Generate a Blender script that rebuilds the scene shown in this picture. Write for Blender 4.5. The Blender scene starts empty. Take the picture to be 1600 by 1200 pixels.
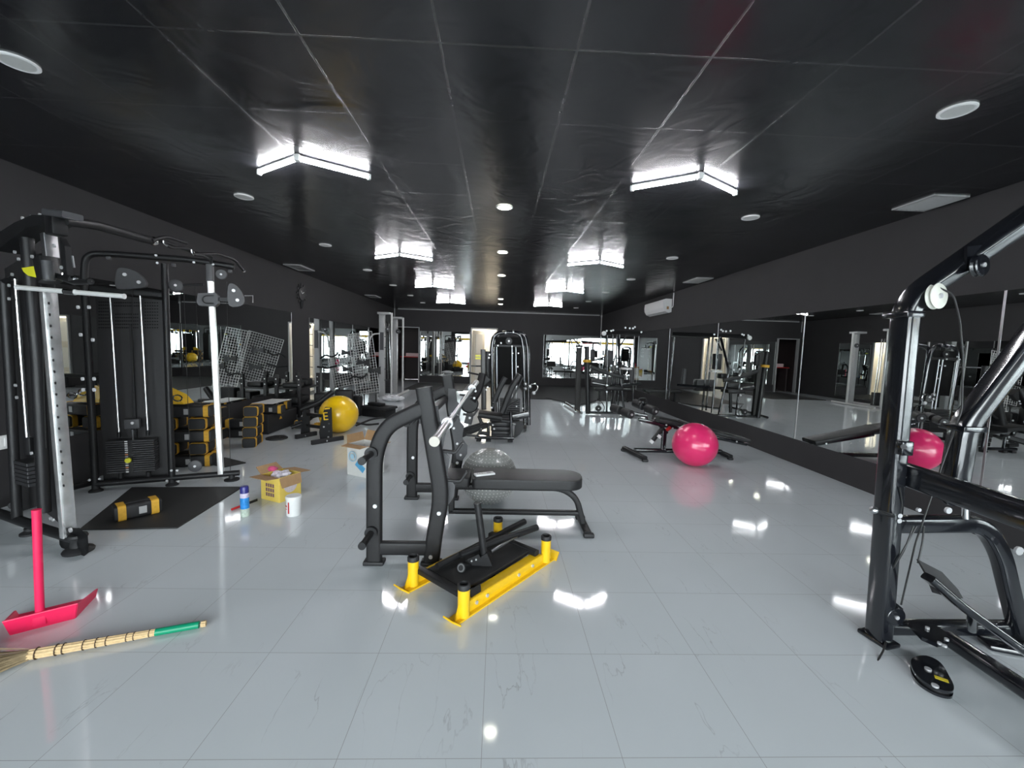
import bpy, bmesh, math, random
from mathutils import Vector, Matrix, Quaternion
R = math.radians
random.seed(7)
V = Vector
scn = bpy.context.scene
COL = scn.collection

# ------------------------------------------------------------------ camera
FPX, PITCH, YAW, ROLL, EYE = 645.6, .0859, .0345, .0296, 1.5
fw = V((math.sin(YAW)*math.cos(PITCH), math.cos(YAW)*math.cos(PITCH), -math.sin(PITCH)))
r0 = V((math.cos(YAW), -math.sin(YAW), 0)); u0 = r0.cross(fw)
rt = r0*math.cos(ROLL) + u0*math.sin(ROLL)
up = u0*math.cos(ROLL) - r0*math.sin(ROLL)
CAM = V((0, 0, EYE))
cd = bpy.data.cameras.new('camera'); co = bpy.data.objects.new('camera', cd); COL.objects.link(co)
cd.sensor_width = 36; cd.lens = FPX/1600*36; cd.clip_start = .02; cd.clip_end = 300
m = Matrix((rt, up, -fw)).transposed().to_4x4(); m.translation = CAM
co.matrix_world = m
scn.camera = co

# ------------------------------------------------------------------ light and exposure
vs = scn.view_settings
vs.view_transform = 'Standard'; vs.look = 'None'; vs.gamma = 1; vs.use_curve_mapping = False
vs.exposure = EXPOSURE = 1.2
SKY = 7.5            # overcast daylight outside the shop front
TUBE = 70.0          # chevron tube lamps
DOWN = 14.0          # lit downlights
w = bpy.data.worlds.new('sky'); scn.world = w; w.use_nodes = True
nt = w.node_tree; bg = nt.nodes['Background']
bg.inputs['Color'].default_value = (.93, .96, 1, 1); bg.inputs['Strength'].default_value = SKY

XL, XR, YB, YF, ZC = -4.25, 4.2, 17.0, -3.4, 2.97
for i in range(3):                                   # portals guide daylight sampling through the shop front
    ld = bpy.data.lights.new('portal', 'AREA'); ld.shape = 'RECTANGLE'; ld.size = 2.5; ld.size_y = 2.6
    ld.cycles.is_portal = True
    lo = bpy.data.objects.new('window_portal', ld); COL.objects.link(lo)
    lo.location = (-2.65+2.62*i, YF+.02, 1.35); lo.rotation_euler = (R(90), 0, 0)

# ------------------------------------------------------------------ pixel -> world on a chosen real plane
def ray(px, py): return fw*FPX + rt*(px-800) - up*(py-600)
def fl(px, py, z=0.0):
    d = ray(px, py); return CAM + d*((z-EYE)/d.z)
def at(px, py, Y):
    d = ray(px, py); return CAM + d*(Y/d.y)
def atx(px, py, X):
    d = ray(px, py); return CAM + d*(X/d.x)
def pv(px, py, a, b):
    """point on the vertical plane through floor points a and b"""
    n = V((b[1]-a[1], -(b[0]-a[0]), 0)); d = ray(px, py)
    return CAM + d*((V((a[0], a[1], EYE))-CAM).dot(n)/d.dot(n))

# ------------------------------------------------------------------ materials
MATS = {}
def mat(name, col, rough=.5, metal=0, spec=.5, coat=0, noise=0, nscale=30, bump=0, bscale=200, emit=None, estr=1, trans=0, coatr=.05):
    if name in MATS: return MATS[name]
    m = bpy.data.materials.new(name); m.use_nodes = True; nt = m.node_tree; N, L = nt.nodes, nt.links
    b = N['Principled BSDF']
    b.inputs['Base Color'].default_value = (*col, 1); b.inputs['Roughness'].default_value = rough
    b.inputs['Metallic'].default_value = metal; b.inputs['Specular IOR Level'].default_value = spec
    b.inputs['Coat Weight'].default_value = coat; b.inputs['Coat Roughness'].default_value = coatr
    if trans: b.inputs['Transmission Weight'].default_value = trans
    if emit: b.inputs['Emission Color'].default_value = (*emit, 1); b.inputs['Emission Strength'].default_value = estr
    tc = N.new('ShaderNodeTexCoord')
    if noise:
        t = N.new('ShaderNodeTexNoise'); t.inputs['Scale'].default_value = nscale; t.inputs['Detail'].default_value = 4
        L.new(tc.outputs['Object'], t.inputs['Vector'])
        mx = N.new('ShaderNodeMix'); mx.data_type = 'RGBA'
        mx.inputs[6].default_value = (*[c*(1-noise) for c in col], 1); mx.inputs[7].default_value = (*[min(1, c*(1+noise)) for c in col], 1)
        L.new(t.outputs['Fac'], mx.inputs[0]); L.new(mx.outputs[2], b.inputs['Base Color'])
    if bump:
        t = N.new('ShaderNodeTexNoise'); t.inputs['Scale'].default_value = bscale; t.inputs['Detail'].default_value = 3
        L.new(tc.outputs['Object'], t.inputs['Vector'])
        bp = N.new('ShaderNodeBump'); bp.inputs['Strength'].default_value = bump; bp.inputs['Distance'].default_value = .002
        L.new(t.outputs['Fac'], bp.inputs['Height']); L.new(bp.outputs['Normal'], b.inputs['Normal'])
    MATS[name] = m; return m

BLACK = mat('black_powder_coat', (.0125, .012, .0128), .5, spec=.4, noise=.25, nscale=60, bump=.25, bscale=500)
BLK2 = mat('soft_black_paint', (.011, .011, .012), .45, spec=.4, noise=.2)
GLOSS = mat('gloss_black_enamel', (.007, .008, .011), .16, spec=.6, coat=.6, noise=.2, nscale=20)
RUB = mat('black_rubber', (.015, .015, .016), .6, noise=.3, nscale=120)
PAD = mat('black_vinyl', (.014, .014, .015), .45, spec=.4, noise=.2, nscale=40, bump=.4, bscale=700)
GREY = mat('grey_pulley_nylon', (.06, .06, .064), .5, noise=.15)
CHROME = mat('chrome', (.66, .66, .67), .13, metal=1, noise=.04)
STEEL = mat('brushed_steel', (.45, .45, .46), .34, metal=1, noise=.15, nscale=15)
BOLT = mat('zinc_bolt', (.62, .62, .63), .42, metal=.5, noise=.05)
YEL = mat('yellow_paint', (.85, .52, .01), .38, noise=.08, coat=.2)
PINK = mat('pink_plastic', (.82, .016, .095), .4, noise=.06)
WHITE = mat('white_plastic', (.75, .75, .74), .4, noise=.04)
WPAINT = mat('white_paint', (.62, .62, .61), .45, noise=.06)
LGREY = mat('light_grey_paint', (.42, .42, .42), .45, noise=.08)
CARD = mat('cardboard', (.36, .22, .11), .85, noise=.15, nscale=25)
GREEN = mat('green_tape', (.0, .26, .13), .4, noise=.1)
STRAW = mat('broom_straw', (.62, .45, .24), .7, noise=.35, nscale=70)
TWINE = mat('dark_twine', (.08, .05, .03), .8, noise=.2)
BLUE = mat('blue_label', (.02, .14, .55), .3, noise=.3, nscale=40)
NAVY = mat('navy_plastic', (.03, .03, .2), .35, noise=.1)
RED = mat('red_plastic', (.5, .02, .02), .35, noise=.1)
TAPE = mat('yellow_webbing', (.66, .36, .03), .6, noise=.25, nscale=40)
BEIGE = mat('beige_paint', (.55, .52, .46), .5, noise=.05)

# ------------------------------------------------------------------ mesh builder
def rrect(w, h, r=None, n=3):
    r = min(w, h)*.22 if r is None else r; o = []
    for cx, cy, a0 in ((w/2-r, h/2-r, 0), (-w/2+r, h/2-r, 90), (-w/2+r, -h/2+r, 180), (w/2-r, -h/2+r, 270)):
        for k in range(n+1):
            a = R(a0+90*k/n); o.append((cx+r*math.cos(a), cy+r*math.sin(a)))
    return o
def circ(r, n=16): return [(r*math.cos(2*math.pi*k/n), r*math.sin(2*math.pi*k/n)) for k in range(n)]
def fillet(P, rad, n=6):
    P = [V(p) for p in P]; o = [P[0]]
    for i in range(1, len(P)-1):
        a, b, c = P[i-1], P[i], P[i+1]
        la, lc = (a-b).length, (c-b).length
        q = min(rad, la*.48, lc*.48)
        s, e = b+(a-b).normalized()*q, b+(c-b).normalized()*q
        for k in range(n+1):
            t = k/n; o.append(s*(1-t)**2 + b*2*t*(1-t) + e*t*t)
    o.append(P[-1]); return o

class MB:
    def __init__(s): s.bm = bmesh.new()
    def sweep(s, path, prof, side=None, closed=False, cap=True, rad=0, scale=None):
        P = fillet(path, rad) if rad else [V(p) for p in path]
        n = len(P); T = []
        for i in range(n):
            if closed: t = P[(i+1) % n]-P[i-1]
            else: t = P[min(i+1, n-1)]-P[max(i-1, 0)]
            T.append(t.normalized())
        if side is None:
            S = T[0].cross(V((0, 0, 1)))
            if S.length < .05: S = T[0].cross(V((0, 1, 0)))
            S.normalize(); fixed = False
        else: S = V(side); fixed = True
        rings = []; prev = None
        for i in range(n):
            if fixed: A = (V(side)-T[i]*V(side).dot(T[i])).normalized()
            else:
                if prev is not None:
                    q = T[i-1].rotation_difference(T[i]); S = q @ prev
                A = (S-T[i]*S.dot(T[i])).normalized(); prev = A
            B = T[i].cross(A); k = scale(i/(n-1)) if scale else 1
            rings.append([s.bm.verts.new(P[i]+A*x*k+B*y*k) for x, y in prof])
        m = len(prof)
        for i in range(n if closed else n-1):
            a, b = rings[i], rings[(i+1) % n]
            for j in range(m): s.bm.faces.new((a[j], a[(j+1) % m], b[(j+1) % m], b[j]))
        if cap and not closed:
            s.bm.faces.new(list(reversed(rings[0]))); s.bm.faces.new(rings[-1])
        return s
    def tube(s, path, r, n=14, rad=0, closed=False, scale=None): return s.sweep(path, circ(r, n), rad=rad, closed=closed, scale=scale)
    def beam(s, path, w, h, side, rad=0, r=None): return s.sweep(path, rrect(w, h, r), side=side, rad=rad)
    def cyl(s, a, b, r, n=20, r2=None):
        a, b = V(a), V(b); k = (r2/r) if r2 else 1
        return s.sweep([a, b], circ(r, n), scale=lambda t: 1+(k-1)*t)
    def lathe(s, base, prof, axis=(0, 0, 1), n=28):
        ax = V(axis).normalized(); q = V((0, 0, 1)).rotation_difference(ax); base = V(base); rings = []
        for r, z in prof:
            if r < 1e-5: rings.append([s.bm.verts.new(base+q @ V((0, 0, z)))])
            else: rings.append([s.bm.verts.new(base+q @ V((r*math.cos(2*math.pi*k/n), r*math.sin(2*math.pi*k/n), z))) for k in range(n)])
        for a, b in zip(rings, rings[1:]):
            for k in range(n):
                k2 = (k+1) % n
                if len(a) == 1 and len(b) == 1: continue
                if len(a) == 1: s.bm.faces.new((a[0], b[k2], b[k]))
                elif len(b) == 1: s.bm.faces.new((a[k], a[k2], b[0]))
                else: s.bm.faces.new((a[k], a[k2], b[k2], b[k]))
        return s
    def box(s, c, size, rot=0, bevel=0, M=None, seg=2):
        mm = Matrix.Translation(V(c)) @ (M.to_4x4() if M else Matrix.Rotation(rot, 4, 'Z')) @ Matrix.Diagonal((*size, 1))
        r = bmesh.ops.create_cube(s.bm, size=1, matrix=mm)
        if bevel:
            es = set(e for v in r['verts'] for e in v.link_edges)
            bmesh.ops.bevel(s.bm, geom=list(es), offset=bevel, segments=seg, affect='EDGES', profile=.5)
        return s
    def prism(s, poly, thick, n):
        """closed polygon of 3D points, extruded by thick along n (centred)"""
        n = V(n).normalized(); a = [s.bm.verts.new(V(p)-n*thick/2) for p in poly]; b = [s.bm.verts.new(V(p)+n*thick/2) for p in poly]
        s.bm.faces.new(a); s.bm.faces.new(list(reversed(b)))
        for i in range(len(poly)):
            j = (i+1) % len(poly); s.bm.faces.new((a[j], a[i], b[i], b[j]))
        return s
    def bolt(s, p, n, r=.012, h=.008):
        n = V(n).normalized(); return s.cyl(V(p)-n*.002, V(p)+n*h, r, 10)
    def sphere(s, c, r, u=40, v=24, sc=(1, 1, 1)):
        bmesh.ops.create_uvsphere(s.bm, u_segments=u, v_segments=v, radius=r, matrix=Matrix.Translation(V(c)) @ Matrix.Diagonal((*sc, 1))); return s
    def quad(s, pts): s.bm.faces.new([s.bm.verts.new(V(p)) for p in pts]); return s
    def build(s, name, m, parent=None, angle=35, flat=False, label=None):
        bm = s.bm
        bmesh.ops.recalc_face_normals(bm, faces=bm.faces)
        for f in bm.faces: f.smooth = not flat
        for e in bm.edges:
            if len(e.link_faces) == 2: e.smooth = e.calc_face_angle(0) < R(angle)
        me = bpy.data.meshes.new(name)
        o = bpy.data.objects.new(name, me); COL.objects.link(o)
        if parent:
            off = parent['_loc'] if '_loc' in parent else (0, 0, 0)
            bmesh.ops.translate(bm, vec=-V(off), verts=bm.verts)
            o.parent = parent; o['_loc'] = off
        bm.to_mesh(me); bm.free(); me.materials.append(m)
        if label: o['label'] = label
        return o

def thing(name, label, cat, loc=(0, 0, 0), group=None):
    """empty at the base of the thing; its parts are built in world coordinates and stored relative to it"""
    o = bpy.data.objects.new(name, None); COL.objects.link(o); o.location = loc; o.empty_display_size = .1
    o['_loc'] = tuple(loc); o['label'] = label; o['category'] = cat
    if group: o['group'] = group
    return o
def tag(o, label, cat, group=None, kind=None):
    o['label'] = label; o['category'] = cat
    if group: o['group'] = group
    if kind: o['kind'] = kind
    return o
def solo(name, mb, m, label, cat, group=None, angle=35, loc=None):
    o = mb.build(name, m, angle=angle)
    if loc is None:                                      # origin to the base of the mesh
        vv = [v.co for v in o.data.vertices]
        loc = V(((min(v.x for v in vv)+max(v.x for v in vv))/2, (min(v.y for v in vv)+max(v.y for v in vv))/2, min(v.z for v in vv)))
    o.data.transform(Matrix.Translation(-V(loc))); o.location = loc; o['_loc'] = tuple(loc)
    return tag(o, label, cat, group)
def struct(name, mb, m, parent=None, label=None, **k):
    o = mb.build(name, m, parent, **k)
    if not parent: o['kind'] = 'structure'
    if label: o['label'] = label
    return o
def copy_tree(o, parent=None):
    c = o.copy(); COL.objects.link(c)
    if parent: c.parent = parent
    for ch in list(o.children): copy_tree(ch, c)
    return c
def words(name, body, size, M, m, parent, depth=.001):
    cu = bpy.data.curves.new(name, 'FONT'); cu.body = body; cu.size = size; cu.extrude = depth; cu.align_x = 'CENTER'; cu.align_y = 'CENTER'
    tmp = bpy.data.objects.new('tmp_text', cu); COL.objects.link(tmp)
    dg = bpy.context.evaluated_depsgraph_get(); me = bpy.data.meshes.new_from_object(tmp.evaluated_get(dg))
    bpy.data.objects.remove(tmp); bpy.data.curves.remove(cu)
    off = V(parent['_loc']) if parent and '_loc' in parent else V((0, 0, 0))
    me.transform(Matrix.Translation(-off) @ M); me.materials.clear(); me.materials.append(m)
    o = bpy.data.objects.new(name, me); COL.objects.link(o); o.parent = parent; return o
def frame_m(o, x, y):
    """matrix with local x, y axes given in world space"""
    x = V(x).normalized(); z = x.cross(V(y)).normalized(); y = z.cross(x)
    M = Matrix((x, y, z)).transposed().to_4x4(); M.translation = V(o); return M
# ------------------------------------------------------------------ the room
def node_mat(name):
    m = bpy.data.materials.new(name); m.use_nodes = True; MATS[name] = m
    return m, m.node_tree.nodes, m.node_tree.links, m.node_tree.nodes['Principled BSDF']
def math_n(N, L, op, a, b=None, c=None, clamp=False):
    n = N.new('ShaderNodeMath'); n.operation = op; n.use_clamp = clamp
    for i, x in enumerate((a, b, c)):
        if x is None: continue
        if isinstance(x, (int, float)): n.inputs[i].default_value = x
        else: L.new(x, n.inputs[i])
    return n.outputs[0]
def grid_lines(N, L, ox, oy, s, wd):
    """1 on the joint lines of a square grid, also returns the cell vector"""
    tc = N.new('ShaderNodeTexCoord'); sp = N.new('ShaderNodeSeparateXYZ'); L.new(tc.outputs['Object'], sp.inputs[0])
    ls, cells = [], []
    for ax, o in ((0, ox), (1, oy)):
        q = math_n(N, L, 'DIVIDE', math_n(N, L, 'SUBTRACT', sp.outputs[ax], o), s)
        cells.append(math_n(N, L, 'FLOOR', q))
        d = math_n(N, L, 'PINGPONG', q, .5)
        ls.append(math_n(N, L, 'LESS_THAN', d, wd/s))
    line = math_n(N, L, 'MAXIMUM', ls[0], ls[1])
    cb = N.new('ShaderNodeCombineXYZ'); L.new(cells[0], cb.inputs[0]); L.new(cells[1], cb.inputs[1])
    return tc, line, cb.outputs[0]

# floor: polished pale grey porcelain with thin joints and faint veins
m, N, L, b = node_mat('polished_floor_tile')
tc, line, cell = grid_lines(N, L, -.0237, 1.3923, .522, .0011)
wn = N.new('ShaderNodeTexWhiteNoise'); wn.noise_dimensions = '2D'; L.new(cell, wn.inputs['Vector'])
va = N.new('ShaderNodeVectorMath'); va.operation = 'SCALE'; L.new(wn.outputs['Color'], va.inputs[0]); va.inputs['Scale'].default_value = 9
vb = N.new('ShaderNodeVectorMath'); vb.operation = 'ADD'; L.new(tc.outputs['Object'], vb.inputs[0]); L.new(va.outputs[0], vb.inputs[1])
mp = N.new('ShaderNodeMapping'); mp.inputs['Rotation'].default_value = (0, 0, R(35)); mp.inputs['Scale'].default_value = (4.5, 1.1, 1); L.new(vb.outputs[0], mp.inputs[0])
tn = N.new('ShaderNodeTexNoise'); tn.inputs['Scale'].default_value = 1.1; tn.inputs['Detail'].default_value = 5; L.new(mp.outputs[0], tn.inputs[0])
vein = math_n(N, L, 'SUBTRACT', 1, math_n(N, L, 'DIVIDE', math_n(N, L, 'ABSOLUTE', math_n(N, L, 'SUBTRACT', tn.outputs['Fac'], .5)), .0055), clamp=True)
tn2 = N.new('ShaderNodeTexNoise'); tn2.inputs['Scale'].default_value = 2.3; L.new(vb.outputs[0], tn2.inputs[0])
veinm = math_n(N, L, 'MULTIPLY', vein, math_n(N, L, 'MULTIPLY', math_n(N, L, 'SUBTRACT', tn2.outputs['Fac'], .5, clamp=True), 3.2, clamp=True))
c1 = N.new('ShaderNodeMix'); c1.data_type = 'RGBA'; c1.inputs[6].default_value = (.60, .645, .665, 1); c1.inputs[7].default_value = (.66, .70, .725, 1)
tn3 = N.new('ShaderNodeTexNoise'); tn3.inputs['Scale'].default_value = 1.6; tn3.inputs['Detail'].default_value = 3; L.new(vb.outputs[0], tn3.inputs[0]); L.new(tn3.outputs['Fac'], c1.inputs[0])
c2 = N.new('ShaderNodeMix'); c2.data_type = 'RGBA'; L.new(veinm, c2.inputs[0]); L.new(c1.outputs[2], c2.inputs[6]); c2.inputs[7].default_value = (.33, .34, .36, 1)
c3 = N.new('ShaderNodeMix'); c3.data_type = 'RGBA'; L.new(line, c3.inputs[0]); L.new(c2.outputs[2], c3.inputs[6]); c3.inputs[7].default_value = (.36, .37, .38, 1)
L.new(c3.outputs[2], b.inputs['Base Color']); b.inputs['Roughness'].default_value = .06; b.inputs['Specular IOR Level'].default_value = .55
tb = N.new('ShaderNodeTexNoise'); tb.inputs['Scale'].default_value = 3.5; tb.inputs['Detail'].default_value = 1; L.new(tc.outputs['Object'], tb.inputs[0])
hh = math_n(N, L, 'SUBTRACT', math_n(N, L, 'MULTIPLY', tb.outputs['Fac'], 1), math_n(N, L, 'MULTIPLY', line, .35))
bp = N.new('ShaderNodeBump'); bp.inputs['Strength'].default_value = .25; bp.inputs['Distance'].default_value = .0035; L.new(hh, bp.inputs['Height']); L.new(bp.outputs[0], b.inputs['Normal'])
FLOOR = m

# ceiling: gloss black painted panels, slightly quilted
m, N, L, b = node_mat('gloss_black_ceiling_panel')
tc, line, cell = grid_lines(N, L, -.3257, 2.1563, .6725, .006)
c3 = N.new('ShaderNodeMix'); c3.data_type = 'RGBA'; L.new(line, c3.inputs[0]); c3.inputs[6].default_value = (.0125, .013, .0155, 1); c3.inputs[7].default_value = (.038, .038, .04, 1)
L.new(c3.outputs[2], b.inputs['Base Color']); b.inputs['Specular IOR Level'].default_value = .62
tr = N.new('ShaderNodeTexNoise'); tr.inputs['Scale'].default_value = 1.3; tr.inputs['Detail'].default_value = 4; L.new(tc.outputs['Object'], tr.inputs[0])
mr = N.new('ShaderNodeMapRange'); L.new(tr.outputs['Fac'], mr.inputs[0]); mr.inputs[3].default_value = .12; mr.inputs[4].default_value = .32; L.new(mr.outputs[0], b.inputs['Roughness'])
tb = N.new('ShaderNodeTexNoise'); tb.inputs['Scale'].default_value = 2.6; tb.inputs['Detail'].default_value = 2; tb.inputs['Distortion'].default_value = 1.2; L.new(tc.outputs['Object'], tb.inputs[0])
hh = math_n(N, L, 'SUBTRACT', tb.outputs['Fac'], math_n(N, L, 'MULTIPLY', line, .5))
bp = N.new('ShaderNodeBump'); bp.inputs['Strength'].default_value = .5; bp.inputs['Distance'].default_value = .012; L.new(hh, bp.inputs['Height']); L.new(bp.outputs[0], b.inputs['Normal'])
CEIL = m
WALL = mat('charcoal_wall_paint', (.029, .0275, .029), .75, noise=.12, nscale=3, bump=.3, bscale=160)
MIRROR = mat('mirror_glass', (.83, .86, .85), .0, metal=1)
CREAM = mat('cream_wall_paint', (.78, .74, .66), .7, noise=.03)
BROWN = mat('dark_brown_paint', (.06, .045, .045), .5, noise=.15)
CONC = mat('pale_concrete', (.55, .56, .57), .8, noise=.1, nscale=3)

struct('floor', MB().box((0, 6.8, -.05), (8.9, 22, .1)), FLOOR)
struct('ceiling', MB().box((0, 6.8, ZC+.05), (8.9, 22, .1)), CEIL)
struct('wall_left', MB().box((XL-.1, 6.8, 1.5), (.2, 20.6, 3.0)), WALL)
struct('wall_right', MB().box((XR+.1, 6.8, 1.5), (.2, 20.6, 3.0)), WALL)
D1 = (-1.12, -.08, 2.27); D2 = (-4.12, -3.24, 2.23)      # openings in the back wall
bw = MB()
for x0, x1, z0, z1 in ((XL, D2[0], 0, ZC), (D2[0], D2[1], D2[2], ZC), (D2[1], D1[0], 0, ZC), (D1[0], D1[1], D1[2], ZC), (D1[1], XR, 0, ZC)):
    bw.box(((x0+x1)/2, YB+.06, (z0+z1)/2), (x1-x0, .12, z1-z0))
struct('wall_back', bw, WALL)
fwl = MB()
for x0, x1, z0, z1 in ((XL, -3.95, 0, ZC), (3.95, XR, 0, ZC), (-3.95, 3.95, 2.68, ZC), (-3.95, 3.95, 0, .08)):
    fwl.box(((x0+x1)/2, YF-.06, (z0+z1)/2), (x1-x0, .12, z1-z0))
struct('wall_front', fwl, WALL)
# shop front glazing behind the camera (seen in the mirrors)
glassm = bpy.data.materials.new('clear_glass'); glassm.use_nodes = True; nt = glassm.node_tree; nt.nodes.clear()
go = nt.nodes.new('ShaderNodeOutputMaterial'); gm = nt.nodes.new('ShaderNodeMixShader'); gt = nt.nodes.new('ShaderNodeBsdfTransparent'); gg = nt.nodes.new('ShaderNodeBsdfGlossy')
gg.inputs['Roughness'].default_value = .02; gt.inputs['Color'].default_value = (.93, .96, .96, 1); gm.inputs[0].default_value = .06
nt.links.new(gt.outputs[0], gm.inputs[1]); nt.links.new(gg.outputs[0], gm.inputs[2]); nt.links.new(gm.outputs[0], go.inputs[0])
for i in range(3):
    x0 = -3.95+i*2.633; x1 = x0+2.633
    f = MB()
    for c, s in (((x0+.03, YF, 1.38), (.06, .08, 2.6)), ((x1-.03, YF, 1.38), (.06, .08, 2.6)), (((x0+x1)/2, YF, .11), (2.63, .08, .06)),
                 (((x0+x1)/2, YF, 2.65), (2.63, .08, .06)), (((x0+x1)/2, YF, 1.38), (.05, .07, 2.6)), (((x0+x1)/2, YF, 2.05), (2.63, .06, .05))): f.box(c, s)
    o = struct('window_%d' % (i+1), f, LGREY)
    MB().box(((x0+x1)/2, YF, 1.38), (2.55, .008, 2.5)).build('pane', glassm, o)
struct('ground_outside', MB().box((0, -15, -.1), (40, 23, .1)), CONC)
# banner strips hung in the shop front
for i, (xa, xb, mm, lb) in enumerate(((-3.9, -.4, YEL, 'yellow banner strip hung high along the left of the shop front'), (-.3, .9, RED, 'short red banner strip hung in the middle of the shop front'), (1.0, 3.9, YEL, 'yellow banner strip hung high along the right of the shop front'))):
    solo('banner_strip', MB().box(((xa+xb)/2, YF+.08, 2.2), (xb-xa, .012, .2)), mm, lb, 'banner')

# rooms beyond the two doorways
def alcove(x0, x1, depth, h, m, name):
    b = MB(); y0 = YB+.12; y1 = y0+depth
    for c, s in ((((x0+x1)/2, y1+.03, h/2), (x1-x0+.2, .06, h)), ((x0-.03, (y0+y1)/2, h/2), (.06, depth, h)), ((x1+.03, (y0+y1)/2, h/2), (.06, depth, h)),
                 (((x0+x1)/2, (y0+y1)/2, h+.03), (x1-x0+.2, depth, .06)), (((x0+x1)/2, (y0+y1)/2, -.03), (x1-x0+.2, depth, .058))): b.box(c, s)
    return struct(name, b, m)
alcove(-1.35, .15, 1.6, 2.6, CREAM, 'wall_beyond_right_doorway')
alcove(-4.3, -3.1, 1.4, 2.5, BROWN, 'wall_beyond_left_doorway')
ld = bpy.data.lights.new('room_lamp', 'POINT'); ld.energy = 20; ld.color = (1, .95, .86); ld.shadow_soft_size = .12
lo = bpy.data.objects.new('ceiling_lamp_light', ld); COL.objects.link(lo); lo.location = (-.6, YB+.9, 2.4)
def door_frame(x0, x1, h, n, w=.05, m=LGREY):
    b = MB(); b.box((x0, YB-.01, h/2), (w, .16, h)); b.box((x1, YB-.01, h/2), (w, .16, h)); b.box(((x0+x1)/2, YB-.01, h), (x1-x0+w, .16, w))
    return struct('trim_%d' % n, b, m)
door_frame(*D1, 1); door_frame(*D2, 2, .03)
M = Matrix.Rotation(R(62), 3, 'Z')
dd = struct('door_1', MB().box((-.85+.0, YB-.0, 1.1), (.01, .01, .01)), BEIGE)
bpy.data.objects.remove(dd)
dv = V((math.cos(R(28)), -math.sin(R(28)), 0))*.0
hx = V((-1.07, YB+.1, 0)); dirv = V((math.cos(R(58)), math.sin(R(58)), 0))
lf = MB().box(hx+dirv*.42+V((0, 0, 1.1)), (.84, .04, 2.18), rot=R(58), bevel=.004)
dd = struct('door_1', lf, BEIGE); lf = MB()
lf.box(hx+dirv*.42+V((.02, -.02, 1.65)), (.5, .03, .8), rot=R(58)); lf.box(hx+dirv*.42+V((.02, -.02, .6)), (.5, .03, .8), rot=R(58)); lf.build('door_panel', WPAINT, dd)
MB().tube([hx+dirv*.76+V((.03, -.03, 1.0)), hx+dirv*.76+V((.07, -.05, 1.0)), hx+dirv*.66+V((.07, -.05, 1.0))], .01).build('door_handle', STEEL, dd)
# counter and papers inside the left room
ct = thing('wall_counter', 'small dark counter shelf inside the doorway at the back left corner', 'counter', (-3.6, YB+.5, 0))
MB().box((-3.65, YB+.55, 1.02), (.85, .5, .04), bevel=.005).build('counter_top', RED, ct)
MB().box((-4.0, YB+.55, .5), (.05, .45, 1.0)).box((-3.3, YB+.55, .5), (.05, .45, 1.0)).build('side_panel', BROWN, ct)
solo('storage_box', MB().box((-3.6, YB+.5, 1.11), (.5, .3, .14), bevel=.01), mat('pale_pink_card', (.75, .55, .55), .7, noise=.05), 'pale pink box lying on the counter in the back left doorway', 'box')
# white trunking along the top of the back wall and down the corner
tk = MB(); tk.box((-.0, YB-.012, ZC-.02), (8.2, .024, .03)); struct('trim_3', tk, LGREY)
tk = MB(); tk.box((XR-.02, YB-.012, 2.55), (.025, .024, .85)); tk.box((XR-.02, YB-.03, ZC-.05), (.06, .05, .08)); struct('trim_4', tk, LGREY)
tk = MB(); tk.box((XL+.02, YB-.012, 2.75), (.02, .02, .45)); struct('trim_5', tk, LGREY)

# ------------------------------------------------------------------ mirrors
def mirror(x0, y0, x1, y1, z0, z1, label, n):
    n = V(n); a, b2 = V((x0, y0, 0)), V((x1, y1, 0)); d = (b2-a).normalized(); c = (a+b2)/2+n*.004
    t = thing('wall_mirror', label, 'mirror', (c.x, c.y, z0))
    g = MB(); M = frame_m(c+V((0, 0, (z0+z1)/2)), d, (0, 0, 1)).to_3x3()
    g.box(c+V((0, 0, (z0+z1)/2)), ((b2-a).length-.004, z1-z0, .007), M=M); g.build('glass', MIRROR, t)
    for s_ in (0, 1):
        e = MB(); p = (a if s_ == 0 else b2)+n*.006+d*(.005 if s_ == 0 else -.005); e.box(p+V((0, 0, (z0+z1)/2)), (.008, z1-z0, .006), M=M)
        e.build('edge_strip', STEEL, t)
    return t
edges = [-1.15, 1.1, 3.35, 5.6, 7.85, 10.1, 12.35, 14.6, 16.95]
names = ['mirror panel on the right wall behind the photographer', 'right wall mirror panel beside and behind the near gloss black machine',
         'right wall mirror panel reflecting the near gloss black machine frame', 'right wall mirror panel reflecting the pink ball',
         'right wall mirror panel directly beyond the adjustable bench', 'right wall mirror panel between the bench and the air conditioner',
         'right wall mirror panel below the white air conditioner', 'right wall mirror panel second from the far corner', 'right wall mirror panel in the far back corner']
for i in range(8):
    mirror(XR, edges[i], XR, edges[i+1], .35, 2.1, names[i+1] if i else names[0]+' beside the shop front', (-1, 0, 0))
mirror(XL, 4.0, XL, 6.3, .5, 2.1, 'left wall mirror panel half hidden behind the weight stack of the cable machine', (1, 0, 0))
mirror(XL, 6.3, XL, 8.66, .5, 2.1, 'left wall mirror panel reflecting the wire grids, left of the clock', (1, 0, 0))
mirror(XL, 9.45, XL, 12.2, .1, 2.05, 'left wall mirror panel beyond the clock, behind the wire grids', (1, 0, 0))
mirror(XL, 12.2, XL, 15.0, .1, 2.05, 'left wall mirror panel behind the tall white cable frame', (1, 0, 0))
mirror(-3.2, YB, -1.18, YB, .3, 2.1, 'back wall mirror left of the open doorway', (0, -1, 0))
mirror(1.84, YB, 4.18, YB, .34, 2.1, 'back wall mirror on the right, bright with the shop front reflected', (0, -1, 0))

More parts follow.
